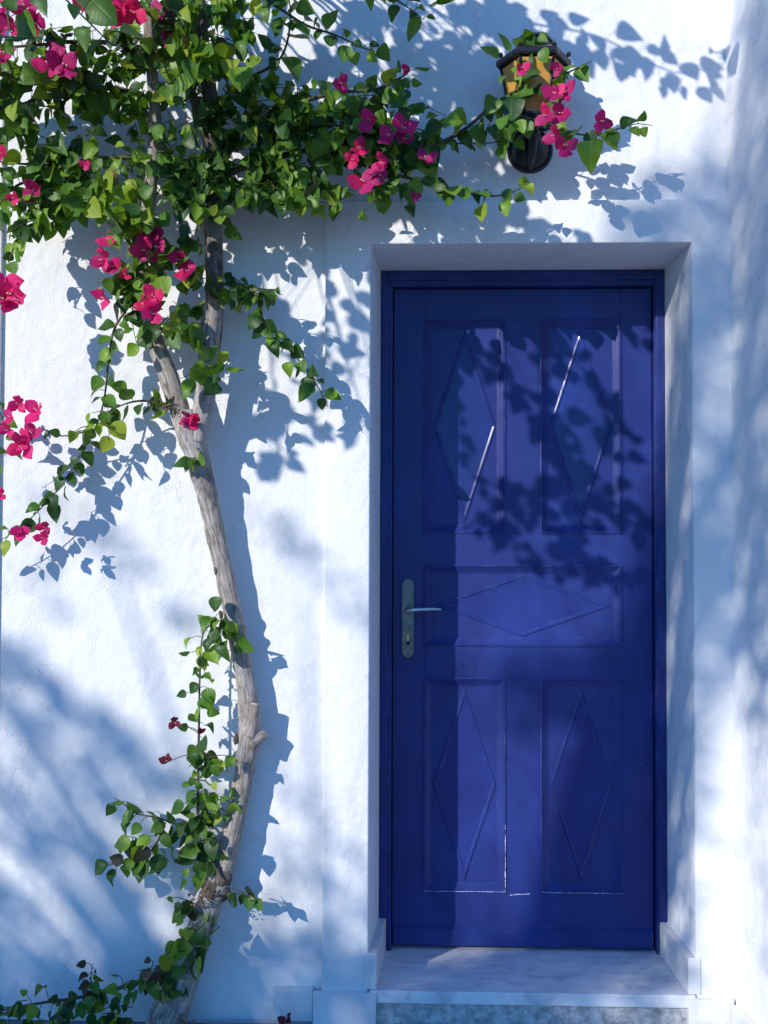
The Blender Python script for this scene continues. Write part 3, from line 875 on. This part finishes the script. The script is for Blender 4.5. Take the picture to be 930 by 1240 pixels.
def clump(cx, cy, rx, ry, t0, t1, n, size=(0.045, 0.065), w=(4, 5, 2, 0.6, 0), wild=0.6, nsub=5):
    """a mass of short leafy twigs around a photo point"""
    k = 0
    n = int(n * (1.1 if cy > 300 else 1.8 if 190 < cx < 300 else 1.7 if cx <= 190 else 1.35))
    while k < n:
        a = U(0, 2 * math.pi); q = math.sqrt(R())
        x, y_ = cx + rx * q * math.cos(a), cy + ry * q * math.sin(a)
        t = TK(U(t0, t1))
        b = Vector(P(x, y_, t))
        ang = U(0, 2 * math.pi)
        d = Vector((math.cos(ang), U(-0.5, 0.25), math.sin(ang) * 0.5 - 0.35)).normalized()
        m_ = random.randint(nsub - 2, nsub + 1)
        end = b + d * 0.02 * m_
        if end.y > -0.03: end.y = -0.03
        TW.tube([[*b, 0.0016], [*((b + end) / 2 + Vector((0, 0, 0.006))), 0.0013], [*end, 0.0008]], 4)
        for i in range(m_):
            p = b.lerp(end, (i + 0.5) / m_) + rv() * 0.006
            add_leaf(p, U(*size) * (1 - 0.25 * i / m_), rv() * 0.6, w if i < m_ - 1 else (1, 3, 4, 2, 0), wild)
            k += 1

DARK = (6, 5, 1.4, 0.3, 0, .05); MIDL = (4, 5, 2.4, 0.6, 0, .06); BRIGHT = (1.5, 3.5, 5, 1.5, 0, .06); SHADE = (6, 4, 1, 0, 0.5, .03)  # BRIGHT and SHADE put sunlit and shaded tone into the leaf colours
# main canopy, left and centre
spray([(186, 190, 0.12), (120, 192, 0.15), (60, 200, 0.18), (-10, 195, 0.2)], 0.016, spread=0.03, thick=7, w=MIDL)
spray([(186, 120, 0.15), (110, 105, 0.2), (30, 125, 0.24), (-20, 140, 0.26)], 0.018, spread=0.03, thick=7, w=DARK)
spray([(182, 60, 0.18), (110, 50, 0.24), (40, 55, 0.3), (-30, 60, 0.34)], 0.018, spread=0.03, thick=7, w=DARK)
spray([(176, 250, 0.12), (110, 225, 0.16), (60, 240, 0.19), (28, 275, 0.2), (10, 318, 0.19)], 0.018, spread=0.02, thick=6, w=MIDL)
spray([(60, 215, 0.2), (20, 225, 0.22), (-10, 260, 0.23)], 0.018, spread=0.025, thick=5, w=MIDL)
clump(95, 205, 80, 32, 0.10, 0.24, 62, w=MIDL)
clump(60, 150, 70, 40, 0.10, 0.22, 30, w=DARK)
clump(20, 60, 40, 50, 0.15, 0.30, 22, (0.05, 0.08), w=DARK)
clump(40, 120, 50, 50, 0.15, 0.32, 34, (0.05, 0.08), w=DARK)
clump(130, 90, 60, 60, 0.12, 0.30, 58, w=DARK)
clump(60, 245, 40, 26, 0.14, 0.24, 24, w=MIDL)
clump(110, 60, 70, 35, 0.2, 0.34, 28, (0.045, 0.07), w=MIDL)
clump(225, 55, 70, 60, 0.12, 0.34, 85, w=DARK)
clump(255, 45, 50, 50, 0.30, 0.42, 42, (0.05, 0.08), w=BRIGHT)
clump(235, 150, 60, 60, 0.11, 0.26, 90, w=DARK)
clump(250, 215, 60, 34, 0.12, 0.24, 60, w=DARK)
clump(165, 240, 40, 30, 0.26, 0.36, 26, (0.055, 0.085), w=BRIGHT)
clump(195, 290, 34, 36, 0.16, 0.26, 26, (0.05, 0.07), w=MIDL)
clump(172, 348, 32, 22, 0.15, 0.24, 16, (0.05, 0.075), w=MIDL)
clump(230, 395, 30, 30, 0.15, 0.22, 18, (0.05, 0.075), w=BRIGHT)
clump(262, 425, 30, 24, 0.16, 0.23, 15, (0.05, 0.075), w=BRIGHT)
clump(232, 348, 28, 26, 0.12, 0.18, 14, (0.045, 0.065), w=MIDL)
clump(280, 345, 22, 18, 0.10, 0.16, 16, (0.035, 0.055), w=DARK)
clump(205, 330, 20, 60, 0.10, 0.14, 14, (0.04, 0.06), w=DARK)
# right arm
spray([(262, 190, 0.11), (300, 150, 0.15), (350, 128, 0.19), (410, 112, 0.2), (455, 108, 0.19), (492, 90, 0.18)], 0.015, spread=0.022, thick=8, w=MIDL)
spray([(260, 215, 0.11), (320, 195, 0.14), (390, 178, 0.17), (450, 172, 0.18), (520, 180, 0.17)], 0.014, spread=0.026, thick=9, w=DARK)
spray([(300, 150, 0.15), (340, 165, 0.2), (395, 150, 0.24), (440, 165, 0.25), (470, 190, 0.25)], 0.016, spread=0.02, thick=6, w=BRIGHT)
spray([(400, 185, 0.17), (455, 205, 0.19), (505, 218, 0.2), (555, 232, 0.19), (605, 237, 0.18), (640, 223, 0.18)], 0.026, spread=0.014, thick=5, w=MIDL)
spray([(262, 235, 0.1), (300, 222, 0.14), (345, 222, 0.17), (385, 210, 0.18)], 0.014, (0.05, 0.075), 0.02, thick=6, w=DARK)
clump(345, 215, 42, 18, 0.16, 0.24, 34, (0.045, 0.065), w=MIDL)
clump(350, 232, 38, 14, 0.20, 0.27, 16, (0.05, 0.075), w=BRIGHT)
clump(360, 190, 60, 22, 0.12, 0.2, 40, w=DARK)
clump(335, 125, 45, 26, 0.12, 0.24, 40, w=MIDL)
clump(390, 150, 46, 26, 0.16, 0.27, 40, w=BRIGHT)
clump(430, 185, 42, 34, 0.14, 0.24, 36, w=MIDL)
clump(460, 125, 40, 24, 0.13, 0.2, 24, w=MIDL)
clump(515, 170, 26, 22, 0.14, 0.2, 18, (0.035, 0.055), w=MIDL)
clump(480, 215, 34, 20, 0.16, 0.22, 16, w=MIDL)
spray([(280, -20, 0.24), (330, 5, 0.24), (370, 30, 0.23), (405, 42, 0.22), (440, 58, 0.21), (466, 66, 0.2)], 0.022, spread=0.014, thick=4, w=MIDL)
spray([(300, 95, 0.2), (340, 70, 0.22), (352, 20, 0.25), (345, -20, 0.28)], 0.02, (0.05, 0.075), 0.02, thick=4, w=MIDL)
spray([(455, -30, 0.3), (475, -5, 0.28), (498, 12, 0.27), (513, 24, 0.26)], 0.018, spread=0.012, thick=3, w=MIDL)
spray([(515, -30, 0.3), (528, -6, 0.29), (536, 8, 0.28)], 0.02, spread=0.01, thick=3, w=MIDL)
# shoots over the lantern
spray([(505, 178, 0.18), (535, 172, 0.18), (565, 155, 0.19), (600, 125, 0.2), (640, 104, 0.2), (675, 93, 0.2), (700, 82, 0.2), (716, 74, 0.2)], 0.034, (0.045, 0.068), 0.014, thick=5.5, w=MIDL, mat=M_BARKD)
spray([(622, 116, 0.2), (630, 90, 0.21), (637, 62, 0.21), (647, 36, 0.2)], 0.027, (0.045, 0.07), 0.012, thick=2.2, w=MIDL)
spray([(540, 173, 0.18), (580, 174, 0.17), (612, 170, 0.16), (640, 160, 0.17)], 0.04, (0.035, 0.055), 0.01, thick=2.2, w=MIDL)
spray([(630, 140, 0.2), (665, 150, 0.2), (690, 160, 0.2), (720, 164, 0.2), (748, 156, 0.19), (770, 150, 0.18), (790, 152, 0.18)], 0.03, (0.045, 0.068), 0.012, thick=3, w=MIDL, mat=M_BARKD)
add_leaf(Vector(P(716, 170, 0.21)), 0.088, None, (1, 4, 2, 0, 0), 0.08)
add_leaf(Vector(P(620, 116, 0.165)), 0.085, None, (4, 1, 0, 0, 0), 0.15)
for lx, ly, ls, sx, sz in ((618, 62, .055, -1, .5), (604, 70, .07, -1.2, .2), (640, 44, .06, .2, -1), (652, 44, .055, .8, -.6), (655, 60, .055, .3, -1), (628, 92, .05, -.3, -1),
                           (610, 92, .05, -.6, -1), (612, 140, .05, -.2, -1), (626, 146, .055, .1, -1), (600, 118, .05, -.5, -1)):
    add_leaf(Vector(P(lx, ly, U(.15, .19))), ls, Vector((sx, -0.1, sz + 0.9)) * 1.6, (2, 5, 3, 0.4, 0), 0.31)
clump(600, 140, 22, 20, 0.18, 0.22, 6, (0.045, 0.065), w=MIDL, nsub=3)
# drooping shoot right of the trunk
spray([(262, 345, 0.1), (295, 345, 0.14), (312, 362, 0.17), (323, 400, 0.18), (346, 420, 0.18), (370, 446, 0.17), (386, 470, 0.16), (397, 492, 0.15)], 0.018, (0.038, 0.058), 0.012, thick=3.4, w=MIDL)
# left hanging shoots
spray([(172, 345, 0.12), (155, 372, 0.13), (138, 400, 0.125), (131, 440, 0.12), (127, 478, 0.12), (118, 512, 0.12), (98, 550, 0.115), (72, 590, 0.11), (40, 625, 0.11), (8, 650, 0.11), (-20, 665, 0.11)], 0.021, (0.042, 0.062), 0.012, thick=3.4, w=(6, 5, 1, 0.2, 0))
spray([(210, 497, 0.10), (180, 486, 0.115), (155, 488, 0.12), (128, 500, 0.125)], 0.022, (0.045, 0.062), 0.01, thick=4, w=DARK, mat=M_BARKD)
clump(120, 508, 22, 18, 0.12, 0.16, 8, (0.045, 0.06), w=MIDL, nsub=3)
spray([(105, 522, 0.12), (75, 528, 0.125), (45, 520, 0.13), (15, 545, 0.13), (-8, 560, 0.13)], 0.045, (0.03, 0.045), 0.008, thick=2, w=MIDL)
spray([(170, 330, 0.13), (160, 380, 0.13), (165, 415, 0.12)], 0.03, (0.03, 0.045), 0.012, thick=2.2, w=DARK)
spray([(-20, 480, 0.12), (0, 500, 0.12), (10, 525, 0.12)], 0.025, (0.04, 0.05), 0.008, thick=2, w=DARK)
# small growth along the trunk
spray([(243, 545, 0.11), (238, 552, 0.125), (234, 562, 0.13)], 0.012, (0.042, 0.05), 0.008, thick=3, w=(2, 4, 3, 0, 0))
spray([(266, 740, 0.09), (268, 752, 0.105), (272, 768, 0.11), (282, 780, 0.11)], 0.012, (0.042, 0.055), 0.012, thick=3, w=DARK)
add_leaf(Vector(P(262, 722, 0.09)), 0.05, None, DARK, 0.1)
# upright shoot left of the trunk
spray([(255, 1058, 0.075), (244, 1050, 0.09), (240, 1000, 0.095), (240, 940, 0.095), (241, 880, 0.09), (242, 820, 0.088), (246, 768, 0.086), (264, 752, 0.08)], 0.021, (0.036, 0.055), 0.017, thick=5, w=(5, 5, 1.5, 0, 0.2), mat=M_BARKD)
clump(245, 960, 18, 60, 0.09, 0.13, 32, (0.036, 0.055), w=DARK, nsub=4)
clump(243, 1035, 20, 34, 0.09, 0.13, 18, (0.04, 0.058), w=DARK, nsub=4)
clump(252, 785, 18, 20, 0.09, 0.12, 6, (0.04, 0.055), w=MIDL, nsub=3)
spray([(241, 1000, 0.1), (215, 998, 0.12), (190, 990, 0.13), (165, 985, 0.13), (148, 972, 0.125), (138, 966, 0.12)], 0.02, (0.045, 0.062), 0.016, thick=3, w=DARK)
spray([(200, 996, 0.13), (190, 1020, 0.14), (170, 1042, 0.14), (140, 1046, 0.13), (128, 1048, 0.13)], 0.02, (0.045, 0.066), 0.014, thick=3, w=(5, 5, 1, 0, 0.6))
clump(185, 1018, 26, 24, 0.12, 0.16, 14, (0.05, 0.066), w=DARK, nsub=3)
for qa, qb in (((241, 888), (212, 874)), ((240, 912), (204, 922)), ((241, 880), (244, 886))):
    stalk(Vector(P(*qa, 0.07)), Vector(P(*qb, 0.11)), 0.0014)
# foot of the trunk
clump(238, 1108, 24, 22, 0.10, 0.15, 16, (0.03, 0.05), w=(4, 2, 0, 0, 2), nsub=3)
clump(232, 1140, 20, 26, 0.10, 0.15, 12, (0.06, 0.08), w=DARK, nsub=3)
clump(275, 1085, 20, 14, 0.09, 0.13, 7, (0.035, 0.05), w=DARK, nsub=3)
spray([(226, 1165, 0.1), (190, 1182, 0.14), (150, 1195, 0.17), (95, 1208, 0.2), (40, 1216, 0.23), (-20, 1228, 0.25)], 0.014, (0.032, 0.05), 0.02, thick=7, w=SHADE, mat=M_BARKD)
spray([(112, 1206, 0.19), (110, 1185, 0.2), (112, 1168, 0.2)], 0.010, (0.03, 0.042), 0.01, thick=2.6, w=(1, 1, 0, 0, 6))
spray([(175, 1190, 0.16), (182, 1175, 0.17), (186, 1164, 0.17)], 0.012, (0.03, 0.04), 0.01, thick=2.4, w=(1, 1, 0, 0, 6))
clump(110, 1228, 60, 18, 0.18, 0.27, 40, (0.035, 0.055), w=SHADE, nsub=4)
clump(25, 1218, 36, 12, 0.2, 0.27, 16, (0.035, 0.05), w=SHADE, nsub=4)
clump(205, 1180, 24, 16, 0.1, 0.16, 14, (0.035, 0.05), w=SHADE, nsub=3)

# --- arching canopy above and left of the view, throwing the leaf shadows on wall and door
def shade_leaf(px, py, t, yplane=0.0, size=(0.045, 0.068)):
    tgt = at(px, py, yplane)
    k = t / -SUN_RAY.y * -1
    p = tgt - SUN_RAY * (t / SUN_RAY.y)
    q = to_px(p)
    if -45 < q[0] < 975 and -55 < q[1] < 1300: return None
    return p
def in_view(p):
    q = to_px(p)
    return -6 < q[0] < 936 and -6 < q[1] < 1246
def carry(end, r=0.0045):
    """limb from the top of the vine out to a point of the arching canopy, kept above the view"""
    a = Vector(P(238, -115, 0.16)) if end.x > -0.75 else Vector(P(172, -115, 0.17))
    for up in (0.12, 0.3, 0.5, 0.75, 1.0, 1.3):
        c1 = a.lerp(end, 0.33) + Vector((0, 0, up)); c2 = a.lerp(end, 0.7) + Vector((0, 0, up * 0.8))
        path = catmull([[*a, r], [*c1, r * .85], [*c2, r * .65], [*end, r * .4]], 6)
        if not any(in_view(Vector(p[:3])) for p in path[1:]): break
    mb = MB(); mb.tube(path, 6, 0.05, 40); mb.build('branch', M_BARKD, boug)
    return path
def shade_field(polys, n, t0, t1, yplane=0.0):
    k = 0; tries = 0; pts = []
    while k < n and tries < n * 12:
        tries += 1
        cx, cy, rx, ry, ang = random.choice(polys)
        a = U(0, 6.283); q = math.sqrt(R()); ux, uy = rx * q * math.cos(a), ry * q * math.sin(a)
        ca, sa = math.cos(rad(ang)), math.sin(rad(ang))
        p = shade_leaf(cx + ux * ca - uy * sa, cy + ux * sa + uy * ca, U(t0, t1), yplane)
        if p is None: continue
        add_leaf(p, U(0.045, 0.07), rv() * 0.5, MIDL, 0.9); k += 1
        pts.append(p)
    # twigs: neighbours share a small limb
    while pts:
        near = sorted(pts, key=lambda v: (v - pts[0]).length)[:22]
        ids = set(id(v) for v in near)
        pts = [v for v in pts if id(v) not in ids]
        c = sum(near, Vector()) / len(near) + Vector((0, 0, 0.03))
        if in_view(c): c = near[0]
        carry(c)
        for v in near:
            if not in_view((v + c) / 2): stalk(c, v, 0.0012)
def shade_spray(pts, t, yplane, gap=0.024, spread=0.02, thick=4):
    """an out-of-view shoot whose shadow runs through the given wall points"""
    q = []
    for x, y_ in pts:
        p = at(x, y_, yplane) - SUN_RAY * ((t + U(-0.03, 0.03)) / SUN_RAY.y)
        q.append(p)
        v_ = to_px(p)
        if 0 < v_[0] < 930 and 0 < v_[1] < 1240: print('IN VIEW', x, y_, v_)
    spray(q, gap, (0.045, 0.066), spread, MIDL, thick)
    carry(q[0])
shade_field([(500, 45, 120, 60, 0), (560, 110, 90, 60, 20)], 270, 0.62, 0.85)
shade_field([(590, 190, 70, 60, 0), (520, 235, 110, 26, 0)], 170, 0.62, 0.9)
shade_field([(360, 330, 60, 60, 30), (420, 320, 40, 40, 0)], 24, 0.62, 0.9)
shade_field([(425, 400, 34, 130, 0), (400, 480, 50, 70, 20)], 36, 0.95, 1.25)
shade_field([(320, 500, 26, 90, 0), (340, 470, 30, 50, 0)], 26, 1.0, 1.3)
shade_spray([(560, 10), (640, 25), (720, 40), (790, 75), (830, 85), (885, 70)], 0.78, 0.012, 0.02, 0.03)
shade_spray([(580, -10), (650, 45), (700, 60)], 0.8, 0.012, 0.018, 0.03)
shade_spray([(470, 200), (560, 262), (640, 270), (700, 300)], 0.9, 0.0, 0.02, 0.03)
# leaf shadows on the door
shade_spray([(560, 410), (600, 445), (640, 500), (690, 560), (740, 610), (780, 650)], 1.50, YL, 0.026, 0.018)
shade_spray([(650, 380), (690, 430), (720, 470), (735, 520), (760, 560)], 1.46, YL, 0.024, 0.026)
shade_spray([(570, 575), (610, 592), (650, 620), (690, 640), (720, 690)], 1.54, YL, 0.024, 0.022)
shade_spray([(660, 390), (655, 450), (670, 530), (690, 600), (680, 640)], 1.52, YL, 0.026, 0.02)
shade_spray([(600, 640), (660, 680), (720, 700), (770, 690)], 1.6, YL, 0.026, 0.02)
shade_spray([(640, 470), (680, 540), (700, 600), (720, 650)], 1.48, YL, 0.024, 0.03)
shade_spray([(560, 640), (600, 610), (650, 590), (690, 570)], 1.56, YL, 0.026, 0.022)

# --- choose the leaves that show largest: they become parts of their own
allv, allf, owner = [], [], []
for i, (mx, si, mi) in enumerate(LEAVES):
    o_ = len(allv)
    V, F, _ = SHAPES[si]
    allv += [mx @ v for v in V]; allf += [tuple(a + o_ for a in f) for f in F]; owner += [i] * len(F)
bvh = BVHTree.FromPolygons(allv, allf)
cnt = [0] * len(LEAVES)
for py in range(2, 1240, 4):
    for px in range(2, 930, 4):
        if px > 430 and py > 270: continue
        d = (fwd + rgt * ((px - PPX) / FPX) - upv * ((py - PPY) / FPX)).normalized()
        h = bvh.ray_cast(CAM, d)
        if h[2] is not None: cnt[owner[h[2]]] += 1
order = sorted(range(len(LEAVES)), key=lambda i: -cnt[i])
single = set(i for i in order[:300] if cnt[i] > 0)
foli = MB()
inv = Matrix.Translation(-boug.location)
for i, (mx, si, mi) in enumerate(LEAVES):
    if i in single:
        o = bpy.data.objects.new('leaf', leaf_mesh(si, mi)); COL.objects.link(o)
        o.parent = boug; o.matrix_parent_inverse = inv; o.matrix_basis = mx
    else:
        V, F, UVs = SHAPES[si]
        foli.add([mx @ v for v in V], F, list(UVs), mi)
tag(foli.build('foliage', LEAFM, boug), kind='stuff')
tag(TW.build('twigs', M_TWIG, boug), kind='stuff')

# --- flowers: three papery bracts round a small floret
def bract_mesh(seed, mat):
    r_ = random.Random(seed)
    prof = [0.16, 0.74, 1.0, 0.92, 0.58, 0.0]
    V, uvv, F, UVs = [], [], [], []
    wd = r_.uniform(0.72, 0.9); cup = r_.uniform(0.15, 0.42)
    for i in range(6):
        v = i / 5; w = wd * 0.5 * prof[i]
        for k, sx in enumerate((-1, 0, 1)):
            yy = -cup * math.sin(v * 1.9) * 0.75 + 0.28 * abs(sx) * w + r_.uniform(-0.09, 0.09)
            V.append(Vector((sx * w + r_.uniform(-0.03, 0.03), yy, v * (1 if sx == 0 else 0.97)))); uvv.append((sx * prof[i], v))
    for i in range(5):
        for k in (0, 1):
            a = i * 3 + k; f = (a, a + 1, a + 4, a + 3); F.append(f); UVs.append(tuple(uvv[j] for j in f))
    mb = MB(); mb.add(V, F, UVs)
    return mb.mesh('bract', mat)
BRACT = [[bract_mesh(40 + j, m_) for j in range(8)] for m_ in BRM]
mb = MB()
for a in (0.0, 2.6):
    x, y_ = 0.045 * math.cos(a), 0.06 * math.sin(a)
    mb.tube([[x, 0.0, y_, 0.02], [x * 1.6, -0.28, y_ * 1.6, 0.03], [x * 1.8, -0.32, y_ * 1.8, 0.036], [x * 1.8, -0.33, y_ * 1.8, 0.012]], 6)
FLORET = mb.mesh('flower', M_FLORET)
def flower(px, py, t, size, mi=0, face=None, parent=boug, name='flower', p=None, spread=0.75):
    p = Vector(P(px, py, t)) if p is None else p
    n = face if face is not None else Vector((U(-0.7, 0.4), -1.0, U(-0.5, 0.5)))
    n = n.normalized()
    z = Vector((U(-.4, .4), U(-.2, .2), 1)); z = (z - n * z.dot(n)).normalized()
    y_ = -n; x = y_.cross(z)
    mxx = Matrix(((x.x * size, y_.x * size, z.x * size, p.x), (x.y * size, y_.y * size, z.y * size, p.y), (x.z * size, y_.z * size, z.z * size, p.z), (0, 0, 0, 1)))
    fo = bpy.data.objects.new(name, FLORET); COL.objects.link(fo)
    if parent is not None:
        fo.parent = parent; fo.matrix_parent_inverse = inv
    fo.matrix_basis = mxx
    a0 = U(0, 6.28)
    for k in range(3):
        b = bpy.data.objects.new('bract', random.choice(BRACT[mi if R() < 0.8 else random.choice((0, 1, 2)) if mi != 3 else 3])); COL.objects.link(b)
        b.parent = fo; b.matrix_parent_inverse = Matrix.Identity(4)
        s_ = U(0.85, 1.1)
        b.matrix_basis = Matrix.Rotation(a0 + k * 2.094 + U(-.25, .25), 4, 'Y') @ Matrix.Rotation(U(0.1, spread), 4, 'X') @ Matrix.Scale(s_, 4)
    return fo
FL = [  # px, py, t, size(px across a bract), colour
    (8, 12, .40, 24, 0), (34, 8, .40, 24, 2), (20, 34, .41, 23, 2), (44, 28, .40, 22, 2), (-2, 40, .4, 22, 2), (6, 70, .39, 22, 2), (-4, 88, .38, 20, 2),
    (60, 80, .36, 22, 2), (78, 84, .36, 24, 2), (72, 70, .35, 18, 2),
    (108, 6, .36, 22, 1), (128, 10, .38, 22, 0), (146, 14, .38, 22, 0), (164, 16, .37, 20, 1), (150, 2, .36, 20, 1), (118, 18, .37, 18, 1),
    (190, 20, .3, 16, 2), (208, 55, .28, 16, 2), (214, 2, .3, 14, 0), (4, 190, .22, 16, 1), (45, 230, .22, 17, 2), (18, 240, .22, 11, 1), (104, 200, .2, 8, 0),
    (4, 344, .21, 20, 0), (16, 356, .22, 22, 0), (6, 366, .22, 22, 0), (22, 366, .21, 16, 0),
    (132, 292, .22, 13, 0), (126, 314, .22, 17, 0), (136, 324, .22, 16, 0), (128, 360, .22, 15, 0), (150, 334, .22, 9, 1),
    (180, 284, .24, 17, 2), (192, 290, .24, 15, 2), (178, 303, .25, 17, 1), (218, 316, .22, 15, 0), (230, 332, .23, 17, 0), (186, 360, .24, 17, 1), (184, 380, .24, 17, 0), (176, 368, .24, 12, 1), (190, 312, .24, 8, 1),
    (412, 101, .25, 13, 2), (494, 84, .2, 8, 0), (448, 146, .26, 16, 0), (472, 168, .27, 18, 0), (487, 158, .26, 17, 0), (490, 172, .25, 14, 2), (434, 182, .26, 14, 1), (428, 194, .26, 11, 1), (466, 198, .27, 17, 0), (464, 214, .26, 16, 2), (440, 222, .25, 18, 2), (514, 194, .24, 15, 2), (503, 237, .22, 8, 2),
    (632, 84, .23, 11, 0), (676, 84, .22, 9, 2), (672, 116, .23, 15, 2), (684, 114, .23, 15, 2), (662, 140, .23, 14, 2), (680, 138, .23, 15, 2), (672, 164, .22, 14, 2), (684, 180, .22, 17, 2), (727, 148, .2, 15, 2),
    (22, 488, .14, 14, 0), (14, 506, .14, 13, 0), (10, 520, .14, 12, 0), (46, 498, .14, 17, 0), (40, 526, .14, 16, 2), (28, 540, .14, 18, 0), (34, 534, .14, 14, 0),
    (1, 599, .13, 8, 1), (24, 645, .13, 13, 0), (54, 638, .13, 10, 1), (52, 652, .13, 11, 0),
    (230, 506, .12, 14, 2), (234, 512, .12, 12, 2), (243, 884, .1, 10, 3), (212, 874, .1, 9, 3), (204, 922, .1, 10, 3)]
for px, py, t, sz, mi in FL:
    flower(px, py, t * 0.72 + 0.035, sz * 1.3 * PXM * (2.967 - t) / 2.967, mi, spread=0.75 if mi != 3 else 1.3)
# dry flower heads
rs2 = random.Random(3)
for (cx, cy, t, w, n) in ((202, 492, .115, 16, 34), (242, 1088, .11, 26, 60), (226, 1240, .1, 10, 18)):
    mb = MB()
    for k in range(n):
        a = Vector(P(cx + rs2.gauss(0, w * .32), cy + rs2.gauss(0, w * .28), t + rs2.uniform(-.012, .012)))
        d = Vector((rs2.gauss(0, 1), rs2.gauss(0, 1) - .5, rs2.gauss(0, 1))).normalized() * rs2.uniform(.006, .014)
        mb.tube([[*a, .0012], [*(a + d * .6), .0022], [*(a + d), .0006]], 5)
    mb.build('dry_flower_head', M_DRY, boug)
# fallen flower on the paving tile
ff = flower(0, 0, 0, 0.034, 3, Vector((-0.2, -0.5, 0.8)), None, 'fallen_flower', Vector((at(347, 1233, -0.05).x, -0.05, 0.022)), 1.2)
tag(ff, 'single dark red fallen flower lying on the paving by the skirting', 'flower')

# ------------------------------------------------------------------ tree across the lane (casts the soft shade)
BL = [  # px, py, half length, half width, angle, coverage
    (70, 838, 150, 17, 39, 2.6), (40, 876, 130, 15, 38, 2.4), (10, 800, 60, 16, 34, 1.6), (170, 905, 90, 11, 40, 1.4), (70, 925, 120, 9, 37, 1.3), (215, 955, 60, 18, 38, 1.2), (62, 992, 110, 14, 40, 2.0), (10, 1000, 50, 12, 38, 1.4), (165, 1062, 70, 16, 38, .8),
    (28, 1112, 95, 20, 42, 2.4), (130, 1172, 150, 40, 6, 3.2), (260, 1188, 130, 52, -10, 3.2), (390, 1205, 130, 46, 0, 2.8), (60, 1250, 240, 40, 0, 2.4), (300, 1120, 40, 36, 60, .9),
    (165, 680, 90, 14, 46, .9), (110, 660, 80, 10, 44, .6), (60, 720, 60, 10, 42, .6), (425, 720, 150, 15, 42, .9), (385, 700, 100, 9, 42, .6), (395, 1000, 120, 10, 42, .9), (360, 1040, 90, 9, 42, .9), (440, 1095, 80, 10, 42, 1.0), (330, 930, 70, 8, 42, .7),
    (700, 800, 140, 50, 18, 2.8), (765, 880, 120, 46, 55, 1.9), (610, 765, 90, 30, 8, 1.8), (735, 1000, 60, 30, 40, .8), (640, 1125, 170, 24, 5, 2.0), (795, 1080, 60, 40, 90, 1.2), (610, 1015, 60, 15, 40, .5), (665, 905, 55, 18, 45, .9),
    (868, 470, 260, 46, 90, 1.9), (786, 430, 190, 34, 90, 2.4), (792, 760, 170, 22, 86, 1.5), (806, 980, 90, 12, 84, .8), (885, 290, 90, 36, 75, 1.4), (838, 690, 80, 30, 62, 1.6), (850, 930, 90, 12, 62, .6), (885, 1060, 70, 10, 62, .5),
    (962, 330, 400, 42, 90, 3.4), (952, 770, 120, 32, 82, 2.6), (950, 1000, 140, 9, 80, .9), (1150, 250, 200, 100, 75, 1.6),
    (640, 1245, 170, 36, 0, 2.2), (600, 1168, 210, 34, 0, 3.0), (520, 1250, 160, 50, 0, 2.6), (680, 1192, 110, 9, 4, 1.0),
    (300, 1340, 420, 80, 0, 2.4), (800, 1360, 200, 70, 0, 1.8), (-170, 1000, 120, 120, 0, 1.8), (-200, 1250, 200, 120, 0, 1.8), (-190, 700, 80, 80, 0, 1.2)]
def dens(px, py):
    s = 0.0
    for cx, cy, hl, hw, ang, amp in BL:
        ca, sa = math.cos(rad(ang)), math.sin(rad(ang))
        dx, dy = px - cx, py - cy
        u = (dx * ca + dy * sa) / hl; v = (-dx * sa + dy * ca) / hw
        q = u * u + v * v
        if q < 2.2: s += amp * (1.0 if q < 0.7 else (2.2 - q) / 1.5)
    return s
tree = tag(empty('shade_tree', (-5.1, -5.75, -0.012)), 'leafy tree across the lane whose crown shades the white wall', 'tree')
crown = MB()
LS = 0.062
area_px = 1900 * 1800
lam_max = 4.0
leaf_a = LS * LS * 0.32
N = int(area_px * PXM * PXM * lam_max / leaf_a)
tips = {}
rt = random.Random(21)
for _ in range(N):
    px, py = rt.uniform(-400, 1500), rt.uniform(-350, 1450)
    dd = dens(px, py)
    if rt.random() * lam_max > dd: continue
    kd = rt.uniform(5.0, 6.6)
    p = at(px, py, 0) - SUN_RAY * (kd / SUN_RAY.y)
    d = Vector((rt.gauss(0, 1), rt.gauss(0, 1), rt.gauss(0, 1) - 0.8)).normalized()
    n = d.orthogonal().normalized(); n = Matrix.Rotation(rt.uniform(0, 6.28), 3, d) @ n
    x = d.cross(n)
    s = LS * rt.uniform(0.7, 1.25)
    crown.add([p, p + d * s * .45 + x * s * .27 + n * .006, p + d * s, p + d * s * .45 - x * s * .27 + n * .006], [(0, 1, 2), (0, 2, 3)], [((0, 0), (.8, .5), (0, 1)), ((0, 0), (0, 1), (-.8, .5))], 0 if rt.random() < .6 else 1)
    key = (round(p.x / 0.55), round(p.y / 0.7), round(p.z / 0.5))
    tips.setdefault(key, []).append(p)
tag(crown.build('crown', [LEAFM[0], LEAFM[1]], tree, False), kind='stuff')
tb = Vector((-5.1, -5.75, -0.05))
fork = Vector((-5.0, -5.8, 2.2))
mb = MB()
mb.tube(catmull([[*tb, .20], [tb.x + .03, tb.y, .4, .15], [tb.x + .1, tb.y - .03, 1.4, .13], [*fork, .12]], 6), 14, .08, 6)
mb.build('trunk', M_BARK, tree)
for key, ps in tips.items():
    if len(ps) < 14: continue
    c = sum(ps, Vector()) / len(ps)
    mid = fork.lerp(c, .5) + Vector((0, 0, .25))
    mb = MB(); mb.tube(catmull([[*fork, .035], [*mid, .018], [*c, .004]], 5), 6)
    mb.build('branch', M_BARKD, tree)
print('LEAVES', len(LEAVES), 'crown', len(crown.F), 'limbs', len(tips))
